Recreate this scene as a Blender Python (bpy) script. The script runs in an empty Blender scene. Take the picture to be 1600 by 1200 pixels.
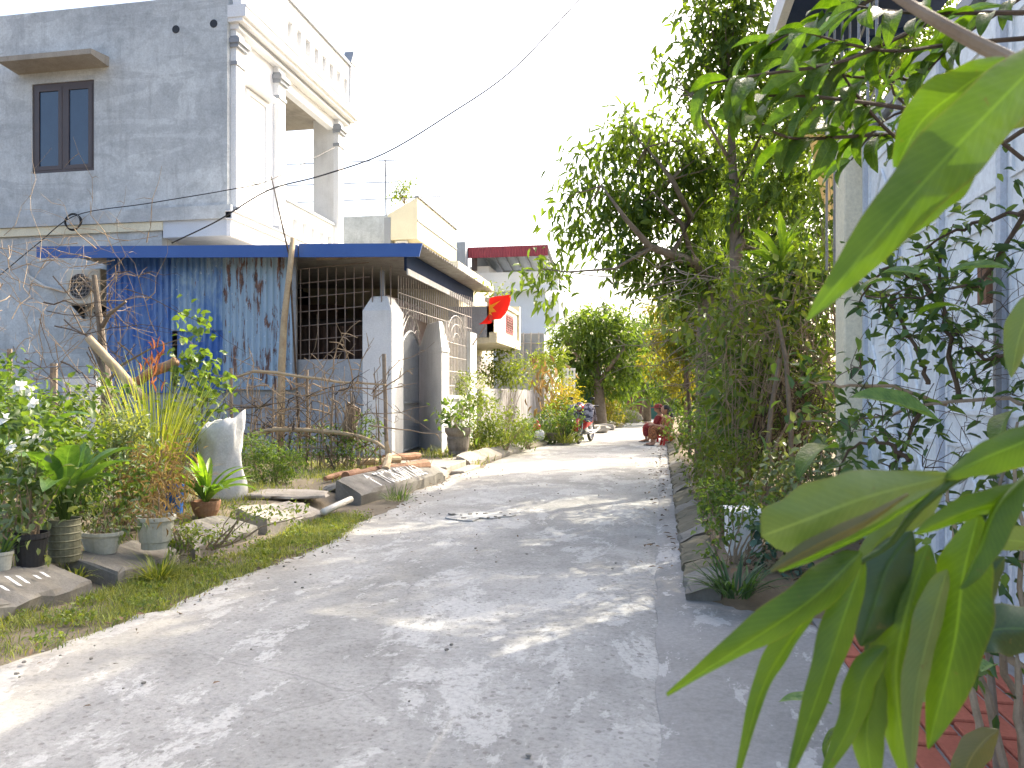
import bpy, bmesh, math, random
import numpy as np
from mathutils import Vector, Matrix, Euler
R = math.radians
S = bpy.context.scene
C = S.collection
# ------------------------------------------------------------------ camera, sky, sun, exposure
CAMH, FPX, V0, TH = 1.25, 1200.0, 618.0, R(10.4)
cam = bpy.data.cameras.new('camera'); camo = bpy.data.objects.new('camera', cam); C.objects.link(camo)
camo.location = (0, 0, CAMH); camo.rotation_euler = (R(90), 0, TH)
cam.sensor_width = 36; cam.lens = 27.0; cam.shift_y = 18 / 1600
cam.clip_start = 0.02; cam.clip_end = 2000
cam.dof.use_dof = True; cam.dof.focus_distance = 9.0; cam.dof.aperture_fstop = 11
S.camera = camo
SUN_AZ, SUN_EL = 36.0, 40.0           # azimuth from +Y towards +X
w = bpy.data.worlds.new('World'); S.world = w; w.use_nodes = True
nt = w.node_tree; bg = nt.nodes['Background']
sky = nt.nodes.new('ShaderNodeTexSky'); sky.sky_type = 'NISHITA'; sky.sun_disc = False
sky.sun_elevation = R(SUN_EL); sky.sun_rotation = R(SUN_AZ)
sky.air_density = 1.0; sky.dust_density = 7.0; sky.ozone_density = 0.8; sky.altitude = 0
nt.links.new(sky.outputs[0], bg.inputs[0]); bg.inputs[1].default_value = 0.15
sl = bpy.data.lights.new('sun', 'SUN'); sl.energy = 2.1; sl.angle = R(0.53); sl.color = (1, 0.91, 0.74)
so = bpy.data.objects.new('sun', sl); C.objects.link(so)
sd = Vector((math.sin(R(SUN_AZ)) * math.cos(R(SUN_EL)), math.cos(R(SUN_AZ)) * math.cos(R(SUN_EL)), math.sin(R(SUN_EL))))
so.rotation_euler = sd.to_track_quat('Z', 'Y').to_euler(); so.location = (20, 30, 40)
S.view_settings.view_transform = 'Standard'; S.view_settings.look = 'None'
S.view_settings.gamma = 1; S.view_settings.use_curve_mapping = False
S.view_settings.exposure = 1.93
S.render.resolution_x = 1024; S.render.resolution_y = 768
# ------------------------------------------------------------------ measuring helpers (photo measurements -> metres)
CT, ST = math.cos(TH), math.sin(TH)
def ray(u, v):
    x = (u - 800) / FPX
    return (x * CT - ST, x * ST + CT, -(v - V0) / FPX)
def G(u, v, z=0.0):
    r = ray(u, v); k = (z - CAMH) / r[2]; return Vector((r[0] * k, r[1] * k, z))
def PY(u, v, Y):
    r = ray(u, v); k = Y / r[1]; return Vector((r[0] * k, Y, CAMH + r[2] * k))
def PX(u, v, X):
    r = ray(u, v); k = X / r[0]; return Vector((X, r[1] * k, CAMH + r[2] * k))
def PD(u, v, d):
    r = ray(u, v); return Vector((r[0] * d, r[1] * d, CAMH + r[2] * d))
def depth(p): return -p[0] * ST + p[1] * CT
# ------------------------------------------------------------------ mesh helpers
class MB:
    def __init__(s): s.v = []; s.f = []; s.m = []
    def add(s, vs, fs, m=0):
        o = len(s.v); s.v += [tuple(x) for x in vs]
        for f in fs: s.f.append(tuple(i + o for i in f)); s.m.append(m)
        return s
    def box(s, x0, x1, y0, y1, z0, z1, m=0):
        vs = [(x, y, z) for z in (z0, z1) for y in (y0, y1) for x in (x0, x1)]
        return s.add(vs, [(0, 2, 3, 1), (4, 5, 7, 6), (0, 1, 5, 4), (2, 6, 7, 3), (0, 4, 6, 2), (1, 3, 7, 5)], m)
    def prism(s, poly, ax, a0, a1, m=0):
        # polygon in the plane normal to ax ('x': (y,z), 'y': (x,z), 'z': (x,y)) extruded from a0 to a1
        def put(p, a): return {'x': (a, p[0], p[1]), 'y': (p[0], a, p[1]), 'z': (p[0], p[1], a)}[ax]
        n = len(poly); vs = [put(p, a0) for p in poly] + [put(p, a1) for p in poly]
        fs = [tuple(range(n)), tuple(range(2 * n - 1, n - 1, -1))] + [(i, i + n, (i + 1) % n + n, (i + 1) % n) for i in range(n)]
        return s.add(vs, fs, m)
    def loft(s, rings, m=0, cap=True, closed=True):
        n = len(rings[0]); vs = [p for r in rings for p in r]; fs = []
        for k in range(len(rings) - 1):
            for i in range(n if closed else n - 1):
                j = (i + 1) % n; fs.append((k * n + i, k * n + j, (k + 1) * n + j, (k + 1) * n + i))
        if cap and closed: fs.append(tuple(range(n - 1, -1, -1))); fs.append(tuple((len(rings) - 1) * n + i for i in range(n)))
        return s.add(vs, fs, m)
    def tube(s, pts, rad, n=6, m=0):
        pts = [Vector(p) for p in pts]; rings = []
        if not hasattr(rad, '__len__'): rad = [rad] * len(pts)
        for i, p in enumerate(pts):
            t = (pts[min(i + 1, len(pts) - 1)] - pts[max(i - 1, 0)])
            t = t.normalized() if t.length > 1e-9 else Vector((0, 0, 1))
            a = t.cross(Vector((0, 0, 1)) if abs(t.z) < .9 else Vector((1, 0, 0))).normalized(); b = t.cross(a)
            rings.append([p + (a * math.cos(q) + b * math.sin(q)) * rad[i] for q in [2 * math.pi * k / n for k in range(n)]])
        return s.loft(rings, m)
    def lathe(s, prof, n=20, c=(0, 0, 0), m=0, cap=True, sx=1, sy=1):
        rings = [[(c[0] + r * math.cos(2 * math.pi * k / n) * sx, c[1] + r * math.sin(2 * math.pi * k / n) * sy, c[2] + z) for k in range(n)] for r, z in prof]
        return s.loft(rings, m, cap)
    def build(s, name, mats, parent=None, smooth=False, loc=None):
        me = bpy.data.meshes.new(name); me.from_pydata(s.v, [], s.f)
        mats = mats if isinstance(mats, (list, tuple)) else [mats]
        for k in mats: me.materials.append(k)
        if len(mats) > 1: me.polygons.foreach_set('material_index', s.m)
        bm = bmesh.new(); bm.from_mesh(me); bmesh.ops.recalc_face_normals(bm, faces=bm.faces); bm.to_mesh(me); bm.free()
        if smooth: me.polygons.foreach_set('use_smooth', [True] * len(me.polygons))
        me.update()
        return link(name, me, parent, loc)
def link(name, me, parent=None, loc=None):
    o = bpy.data.objects.new(name, me); C.objects.link(o)
    if parent is not None: o.parent = parent
    if loc is not None: o.location = loc
    return o
def tag(o, label=None, cat=None, group=None, kind=None):
    if label: o['label'] = label
    if cat: o['category'] = cat
    if group: o['group'] = group
    if kind: o['kind'] = kind
    return o
def thing(name, label, cat, loc=(0, 0, 0), rz=0, group=None):
    o = bpy.data.objects.new(name, None); C.objects.link(o); o.location = loc; o.rotation_euler = (0, 0, rz)
    o.empty_display_size = .2
    return tag(o, label, cat, group)
def bevel(o, wd=.01, seg=2):
    b = o.modifiers.new('bevel', 'BEVEL'); b.width = wd; b.segments = seg; b.limit_method = 'ANGLE'; b.angle_limit = R(35); return o
def rock(mb, c, sx, sy, sz, seed, rz=0, n=10, m=0):
    rg = random.Random(seed); rings = []
    for i in range(6):
        t = i / 5; ph = math.pi * (t * .96 + .02); rr = []
        for k in range(n):
            a = 2 * math.pi * k / n; q = 1 + rg.uniform(-.16, .16)
            sq = lambda v: math.copysign(abs(v) ** .65, v)
            x = sq(math.cos(a)) * math.sin(ph) ** .6 * sx * q; y = sq(math.sin(a)) * math.sin(ph) ** .6 * sy * q; z = -math.cos(ph) * sz * (1 + rg.uniform(-.06, .06))
            rr.append((c[0] + x * math.cos(rz) - y * math.sin(rz), c[1] + x * math.sin(rz) + y * math.cos(rz), c[2] + z))
        rings.append(rr)
    return mb.loft(rings, m)
# leaf clouds -------------------------------------------------------
TPL = np.array([(0, 0, 0), (.33, .5, .10), (.72, .34, .02), (1, 0, -.22), (.72, -.34, .02), (.33, -.5, .10), (.36, 0, -.03), (.72, 0, -.08)], float)
TF = np.array([(0, 6, 1), (6, 7, 2), (6, 2, 1), (7, 3, 2), (0, 5, 6), (6, 5, 4), (6, 4, 7), (7, 4, 3)])
def norm(a): return a / (np.linalg.norm(a, axis=1, keepdims=True) + 1e-9)
def leaf_cloud(name, mat, parent, P, D, L, W, tint, rs, droop=1.0, up=None):
    n = len(P); D = norm(D); U = rs.normal(size=(n, 3)) * .55 + np.array([0, 0, 1.0]) if up is None else up
    Y = norm(np.cross(U, D)); Z = np.cross(D, Y)
    L = np.broadcast_to(L, (n,)); W = np.broadcast_to(W, (n,))
    T = TPL.copy(); T[:, 2] *= droop
    V = P[:, None, :] + (T[None, :, 0, None] * L[:, None, None]) * D[:, None, :] + (T[None, :, 1, None] * W[:, None, None]) * Y[:, None, :] + (T[None, :, 2, None] * L[:, None, None]) * Z[:, None, :]
    F = (TF[None] + (np.arange(n) * 8)[:, None, None]).reshape(-1, 3)
    return tri_mesh(name, mat, parent, V.reshape(-1, 3), F, np.repeat(tint, 8))
def tri_mesh(name, mat, parent, V, F, tint=None, smooth=True):
    me = bpy.data.meshes.new(name); me.vertices.add(len(V)); me.vertices.foreach_set('co', np.ascontiguousarray(V, dtype=np.float32).ravel())
    me.loops.add(len(F) * 3); me.loops.foreach_set('vertex_index', np.ascontiguousarray(F, dtype=np.int32).ravel())
    me.polygons.add(len(F)); me.polygons.foreach_set('loop_start', np.arange(len(F), dtype=np.int32) * 3)
    me.polygons.foreach_set('use_smooth', np.full(len(F), smooth))
    me.update(calc_edges=True); me.materials.append(mat)
    if tint is not None:
        a = me.attributes.new('tint', 'FLOAT', 'POINT'); a.data.foreach_set('value', np.ascontiguousarray(tint, dtype=np.float32))
    return link(name, me, parent)
def blades(name, mat, parent, base, az, L, lean, droop, W, tint, seg=5):
    """arching strap leaves; arrays of length n"""
    n = len(base); t = np.linspace(0, 1, seg + 1)
    dirh = np.stack([np.cos(az), np.sin(az), np.zeros(n)], 1); side = np.stack([-np.sin(az), np.cos(az), np.zeros(n)], 1)
    ang = lean[:, None] + droop[:, None] * (t[None] ** 1.4)          # angle from vertical along the blade
    dx = np.sin(ang) * (L[:, None] / seg); dz = np.cos(ang) * (L[:, None] / seg)
    X = np.concatenate([np.zeros((n, 1)), np.cumsum(dx[:, 1:], 1)], 1); Z = np.concatenate([np.zeros((n, 1)), np.cumsum(dz[:, 1:], 1)], 1)
    Ctr = base[:, None] + X[..., None] * dirh[:, None] + Z[..., None] * np.array([0, 0, 1.0])
    wp = W[:, None] * np.clip(np.minimum(.55 + t * 1.6, 1.0) * (1 - t ** 2.2) + .03, 0, 1)[None]
    A = Ctr + side[:, None] * wp[..., None] * .5; B = Ctr - side[:, None] * wp[..., None] * .5
    M_ = Ctr - np.array([0, 0, 1.0]) * wp[..., None] * .16
    V = np.stack([A, M_, B], 2).reshape(-1, 3)
    F = []
    for k in range(seg):
        a = 3 * k; b = a + 3
        F += [(a, a + 1, b + 1), (a, b + 1, b), (a + 1, a + 2, b + 2), (a + 1, b + 2, b + 1)]
    F = (np.array(F)[None] + (np.arange(n) * 3 * (seg + 1))[:, None, None]).reshape(-1, 3)
    return tri_mesh(name, mat, parent, V, F, np.repeat(tint, 3 * (seg + 1)))
def blob_points(blobs, n, rs, shell=.55):
    """cluster centres in lumpy ellipsoids, more of them near the surface; returns points and outward directions"""
    vol = np.array([b[1][0] * b[1][1] * b[1][2] for b in blobs]) ** .75; cnt = np.maximum((n * vol / vol.sum()).astype(int), 3)
    P = []; O = []
    for (c, r), k in zip(blobs, cnt):
        d = norm(rs.normal(size=(k, 3))); q = rs.uniform(0, 1, (k, 1)) ** (1 / 3 if shell < .3 else .33) ; q = shell * (.72 + .33 * q) + (1 - shell) * q
        q *= 1 + .22 * np.sin(d[:, :1] * 5 + c[0] * 3) * np.cos(d[:, 2:] * 6 + c[1])
        P.append(np.array(c) + d * q * np.array(r)); O.append(d)
    return np.concatenate(P), np.concatenate(O)
def foliage(name, mat, parent, blobs, nc, per, L, rs, aspect=.4, out=.6, down=.35, spread=.12, shell=.5, ltint=None, droop=1.0):
    P, O = blob_points(blobs, nc, rs, shell); n = len(P)
    ct = rs.uniform(0, 1, n)
    PP = np.repeat(P, per, 0) + rs.normal(size=(n * per, 3)) * spread
    DD = np.repeat(O, per, 0) * out + rs.normal(size=(n * per, 3)) * .75 + np.array([0, 0, -down])
    tt = np.clip(np.repeat(ct, per) * .55 + rs.uniform(0, .45, n * per), 0, 1)
    ln = L * rs.uniform(.65, 1.25, n * per)
    o = leaf_cloud(name, mat, parent, PP, DD, ln, ln * aspect * rs.uniform(.8, 1.2, n * per), tt, rs, droop)
    return o, P
def wander(p0, p1, n, amp, rg):
    p0 = Vector(p0); p1 = Vector(p1); pts = []
    a = Vector((0, 0, 0))
    for i in range(n + 1):
        t = i / n
        if 0 < i < n: a = a * .6 + Vector((rg.uniform(-1, 1), rg.uniform(-1, 1), rg.uniform(-1, 1))) * amp
        pts.append(p0.lerp(p1, t) + (a * math.sin(math.pi * t) if 0 < i < n else Vector((0, 0, 0))))
    return pts
# ------------------------------------------------------------------ materials
def newmat(name):
    m = bpy.data.materials.new(name); m.use_nodes = True; t = m.node_tree
    return m, t, t.nodes, t.links, t.nodes['Principled BSDF']
def N(ns, typ, **kw):
    n = ns.new(typ)
    for k, v in kw.items():
        if k.startswith('i_'): n.inputs[k[2:].replace('_', ' ')].default_value = v
        else: setattr(n, k, v)
    return n
def col(c): return (c[0], c[1], c[2], 1)
def ramp(ns, stops):
    r = ns.new('ShaderNodeValToRGB'); e = r.color_ramp.elements
    while len(e) < len(stops): e.new(.5)
    for k, (p, c) in enumerate(stops): e[k].position = p; e[k].color = col(c) if hasattr(c, '__len__') else (c, c, c, 1)
    return r
def mixc(ns, ls, fac, a, b, typ='MIX'):
    m = ns.new('ShaderNodeMix'); m.data_type = 'RGBA'; m.blend_type = typ
    for s, v in ((0, fac), (6, a), (7, b)):
        if hasattr(v, 'links') or hasattr(v, 'is_linked'): ls.new(v, m.inputs[s])
        else: m.inputs[s].default_value = v if s == 0 else (col(v) if len(v) == 3 else v)
    return m.outputs[2]
def coords(ns, ls, scale=(1, 1, 1), typ='Object'):
    tc = ns.new('ShaderNodeTexCoord'); mp = ns.new('ShaderNodeMapping'); mp.inputs['Scale'].default_value = scale
    ls.new(tc.outputs[typ], mp.inputs[0]); return mp.outputs[0]
def noise(ns, ls, vec, scale, detail=5, rough=.6, dist=0):
    n = ns.new('ShaderNodeTexNoise'); n.inputs['Scale'].default_value = scale; n.inputs['Detail'].default_value = detail
    n.inputs['Roughness'].default_value = rough; n.inputs['Distortion'].default_value = dist
    ls.new(vec, n.inputs['Vector']); return n.outputs[0]
def bump(ns, ls, bsdf, h, strength, dist=.01):
    b = ns.new('ShaderNodeBump'); b.inputs['Strength'].default_value = strength; b.inputs['Distance'].default_value = dist
    ls.new(h, b.inputs['Height']); ls.new(b.outputs[0], bsdf.inputs['Normal'])
def mat(name, c, c2=None, scale=4, rough=.7, bmp=.25, bscale=60, metal=0, stain=None, sstr=.5, spec=.4):
    """two tone surface with fine relief; stain = colour of vertical drips / dirt"""
    m, t, ns, ls, b = newmat(name); v = coords(ns, ls)
    c2 = c2 or tuple(x * .82 for x in c)
    f = noise(ns, ls, v, scale, 6, .65); r = ramp(ns, [(.32, 0), (.68, 1)]); ls.new(f, r.inputs[0])
    o = mixc(ns, ls, r.outputs[0], c, c2)
    fine = noise(ns, ls, v, bscale, 4, .7)
    r2 = ramp(ns, [(.3, .84), (.7, 1.1)]); ls.new(fine, r2.inputs[0]); o = mixc(ns, ls, 1.0, o, r2.outputs[0], 'MULTIPLY')
    if stain:
        v2 = coords(ns, ls, (1, 1, .12)); d = noise(ns, ls, v2, 5.0, 6, .7); big = noise(ns, ls, v, .8, 3)
        mm = ns.new('ShaderNodeMath'); mm.operation = 'MULTIPLY'; ls.new(d, mm.inputs[0]); ls.new(big, mm.inputs[1])
        r3 = ramp(ns, [(.24, 0), (.40, sstr)]); ls.new(mm.outputs[0], r3.inputs[0]); o = mixc(ns, ls, r3.outputs[0], o, stain)
    ls.new(o, b.inputs['Base Color']); b.inputs['Roughness'].default_value = rough; b.inputs['Metallic'].default_value = metal
    b.inputs['Specular IOR Level'].default_value = spec
    if bmp: bump(ns, ls, b, fine, bmp, .006)
    return m
def leafmat(name, dark, light, trans=.42, rough=.42, tcol=None):
    m, t, ns, ls, b = newmat(name)
    a = ns.new('ShaderNodeAttribute'); a.attribute_name = 'tint'
    r = ramp(ns, [(0, dark), (.75, light), (1, tuple(min(1, x * 1.35) for x in light))]); ls.new(a.outputs['Fac'], r.inputs[0])
    ls.new(r.outputs[0], b.inputs['Base Color']); b.inputs['Roughness'].default_value = rough; b.inputs['Specular IOR Level'].default_value = .45
    tr = ns.new('ShaderNodeBsdfTranslucent'); tc = mixc(ns, ls, 1.0, r.outputs[0], tcol or (1.9, 1.7, .5, 1), 'MULTIPLY'); ls.new(tc, tr.inputs[0])
    mx = ns.new('ShaderNodeMixShader'); mx.inputs[0].default_value = trans
    ls.new(b.outputs[0], mx.inputs[1]); ls.new(tr.outputs[0], mx.inputs[2]); ls.new(mx.outputs[0], ns['Material Output'].inputs[0])
    return m
# foliage
LF_TREE = leafmat('leaf_tree', (.04, .085, .017), (.125, .20, .038), .5)
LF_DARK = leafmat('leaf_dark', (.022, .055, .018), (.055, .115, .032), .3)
LF_MID = leafmat('leaf_mid', (.038, .085, .02), (.115, .19, .048), .46)
LF_LIME = leafmat('leaf_lime', (.065, .12, .02), (.18, .24, .045), .42)
LF_YEL = leafmat('leaf_yellow', (.10, .13, .025), (.26, .25, .045), .42)
LF_GREY = leafmat('leaf_greygreen', (.06, .10, .045), (.19, .24, .12), .35)
LF_DRY = leafmat('leaf_dry', (.14, .09, .035), (.36, .26, .11), .3, .8, (1.2, 1.1, .8, 1))
LF_CROTON = leafmat('leaf_croton', (.11, .16, .025), (.36, .31, .03), .4)
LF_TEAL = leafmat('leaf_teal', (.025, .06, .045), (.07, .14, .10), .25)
GRASS = leafmat('grass', (.06, .105, .022), (.24, .27, .07), .35, .7)
LEMON = leafmat('lemongrass', (.10, .15, .025), (.30, .34, .08), .4, .5)
PETAL = leafmat('white_petal', (.7, .72, .68), (.85, .86, .82), .3, .6, (1, 1, 1, 1))
ORANGE = leafmat('orange_bract', (.24, .08, .03), (.38, .16, .06), .35, .6, (1.3, 1.1, .8, 1))
LITTER = leafmat('litter', (.05, .035, .02), (.17, .11, .06), .05, .9, (1, 1, 1, 1))
BARK = mat('bark', (.13, .10, .07), (.22, .18, .14), 7, .9, .9, 40)
BARK_RED = mat('bark_red', (.13, .065, .035), (.24, .13, .075), 6, .9, .9, 30)
TWIG = mat('twig', (.24, .175, .11), (.36, .28, .19), 9, .9, .4, 60)
TWIG_DARK = mat('twig_dark', (.055, .038, .026), (.11, .08, .055), 9, .9, .4, 60)
POLE = mat('bamboo_pole', (.50, .39, .24), (.36, .26, .15), 5, .75, .4, 30)
POLE_GREY = mat('weathered_pole', (.34, .28, .21), (.20, .15, .11), 6, .85, .5, 40)
LOG = mat('log', (.22, .10, .055), (.36, .22, .13), 6, .85, .7, 30)
SOIL = mat('soil', (.13, .10, .065), (.20, .15, .09), 3, .95, .8, 25)
DRYSOIL = mat('dust', (.20, .165, .115), (.14, .115, .08), 3, .95, .6, 40)
# built surfaces
CONC = mat('old_concrete', (.24, .225, .195), (.15, .14, .12), 3.5, .9, .7, 45, stain=(.09, .085, .07), sstr=.6)
CONC_L = mat('pale_concrete', (.40, .36, .30), (.30, .27, .225), 2.5, .9, .6, 45, stain=(.16, .14, .11), sstr=.5)
CONC_MOSS = mat('mossy_concrete', (.19, .16, .11), (.11, .105, .07), 4, .95, .8, 35, stain=(.05, .05, .035), sstr=.7)
WHITE = mat('white_paint', (.78, .79, .80), (.72, .73, .74), 2, .6, .1, 40)
WHITE_D = mat('white_paint_aged', (.72, .72, .71), (.63, .63, .62), 2.5, .65, .15, 40, stain=(.40, .39, .37), sstr=.5)
GREYTRIM = mat('grey_trim', (.30, .32, .35), (.25, .27, .30), 3, .7, .1)
CREAM = mat('cream_paint', (.74, .69, .52), (.66, .61, .45), 2, .7, .15, 40, stain=(.42, .38, .27), sstr=.35)
PALEBLUE = mat('pale_blue_paint_and_shade', (.56, .61, .68), (.50, .55, .62), 2, .7, .1)
CEM_AND_SHADE = mat('bluish_cement_and_shade', (.36, .39, .42), (.30, .325, .35), 3, .85, .4, 40, stain=(.20, .21, .22), sstr=.5)
BLUE = mat('blue_metal', (.035, .10, .33), (.045, .12, .36), 2, .42, .05, 80)
NAVY = mat('navy_beam', (.015, .03, .08), (.022, .042, .10), 2, .8, .05, spec=.15)
STEEL = mat('grey_steel', (.27, .28, .30), (.20, .21, .22), 8, .5, .1, 80, metal=.4)
BAR_PALE = mat('pale_bars', (.55, .52, .49), (.36, .32, .29), 12, .6, .1)
BAR_BROWN = mat('brown_bars', (.16, .12, .10), (.25, .20, .17), 12, .7, .1)
GATE_GREY = mat('gate_grey', (.36, .37, .385), (.30, .31, .32), 6, .6, .1)
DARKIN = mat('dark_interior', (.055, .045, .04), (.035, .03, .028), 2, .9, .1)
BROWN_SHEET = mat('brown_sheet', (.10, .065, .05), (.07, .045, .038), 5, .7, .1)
MAROON = mat('maroon_metal', (.30, .045, .06), (.24, .04, .05), 2, .5, .05)
UNDER = mat('metal_underside', (.30, .32, .33), (.25, .27, .28), 2, .5, .05)
TILE_GREY = mat('roof_sheet_under', (.42, .40, .37), (.28, .26, .24), 6, .7, .2)
GLASS = mat('window_glass', (.012, .035, .08), (.02, .05, .10), 1.2, .06, 0, spec=.7)
FRAME = mat('brown_window_frame', (.085, .065, .065), (.07, .055, .055), 3, .4, .05)
AC_BODY = mat('ac_casing', (.62, .60, .52), (.55, .53, .45), 3, .55, .05)
BLACK = mat('black_plastic', (.018, .018, .02), (.03, .03, .032), 5, .5, .1)
RUBBER = mat('rubber', (.02, .02, .022), (.035, .03, .028), 8, .8, .2)
RED = mat('red_plastic', (.45, .02, .02), (.36, .018, .018), 4, .35, 0)
REDCLOTH = leafmat('flag_red', (.50, .022, .015), (.62, .035, .02), .45, .8, (1.1, .6, .5, 1))
YELCLOTH = leafmat('flag_yellow', (.75, .42, .02), (.8, .5, .03), .45, .8, (1, 1, .6, 1))
GREENSHED = mat('green_shed', (.035, .12, .10), (.05, .15, .125), 2, .6, .1)
TEAL_DARK = mat('teal_gate', (.06, .12, .125), (.045, .09, .10), 3, .6, .1)
ROSE = mat('red_wall', (.22, .10, .085), (.18, .085, .07), 3, .8, .2)
STONEPOT = mat('stone_pot', (.25, .22, .18), (.14, .12, .095), 6, .9, .7, 35, stain=(.07, .065, .055), sstr=.7)
WHITEPOT = mat('white_ceramic_pot', (.58, .57, .49), (.45, .44, .36), 5, .6, .15, 50, stain=(.25, .23, .15), sstr=.6)
DRUMPOT = mat('banded_tin', (.20, .20, .13), (.09, .085, .05), 9, .7, .3, 50)
BLUECAN = mat('blue_plastic', (.02, .11, .42), (.03, .14, .46), 4, .45, .05)
SACK = mat('woven_sack', (.66, .66, .64), (.50, .49, .46), 6, .75, .5, 50)
PVC = mat('pvc', (.62, .61, .56), (.50, .48, .42), 5, .6, .05)
PAINT = mat('white_lettering', (.78, .78, .76), (.60, .60, .58), 14, .8, .2)
BRICK = mat('red_brick', (.42, .12, .07), (.32, .085, .05), 6, .85, .4, 60)
MORTAR = mat('mortar', (.26, .255, .25), (.20, .195, .19), 5, .9, .5)
SKIN = mat('skin', (.42, .24, .16), (.38, .21, .14), 6, .5, .05)
HAIR = mat('hair', (.015, .012, .011), (.025, .02, .018), 30, .45, .3, 90)
WIRE = mat('wire', (.012, .012, .014), (.02, .02, .022), 5, .6, 0)
CHROME = mat('chrome', (.6, .6, .62), (.5, .5, .52), 6, .2, 0, metal=.95)
MESHW = mat('translucent_sheet', (.80, .72, .50), (.74, .66, .44), 2, .6, .05)
def plaster():
    m, t, ns, ls, b = newmat('raw_plaster'); v = coords(ns, ls)
    n1 = noise(ns, ls, v, .55, 5, .6, .6); r1 = ramp(ns, [(.36, (.57, .60, .60)), (.50, (.52, .55, .555)), (.62, (.46, .49, .50))]); ls.new(n1, r1.inputs[0])
    n2 = noise(ns, ls, v, 3.2, 8, .72, .4); r2 = ramp(ns, [(.25, .70), (.5, 1.0), (.75, 1.18)]); ls.new(n2, r2.inputs[0])
    o = mixc(ns, ls, 1, r1.outputs[0], r2.outputs[0], 'MULTIPLY')
    v2 = coords(ns, ls, (1, 1, .10)); d = noise(ns, ls, v2, 4.5, 6, .75); r3 = ramp(ns, [(.52, 0), (.72, .55)]); ls.new(d, r3.inputs[0])
    o = mixc(ns, ls, r3.outputs[0], o, (.29, .30, .305))
    # darker damp area low on the wall and trowel marks
    v3 = coords(ns, ls, (.35, 1, 1.2)); e = noise(ns, ls, v3, 1.3, 4, .6, 1.2); r4 = ramp(ns, [(.495, 0), (.525, .32)]); ls.new(e, r4.inputs[0])
    o = mixc(ns, ls, r4.outputs[0], o, (.31, .33, .345))
    f = noise(ns, ls, v, 26, 6, .75); r5 = ramp(ns, [(.30, .80), (.6, 1.06)]); ls.new(f, r5.inputs[0]); o = mixc(ns, ls, 1, o, r5.outputs[0], 'MULTIPLY')
    ls.new(o, b.inputs['Base Color']); b.inputs['Roughness'].default_value = .9; bump(ns, ls, b, f, .35, .01); return m
PLASTER = plaster()
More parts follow.
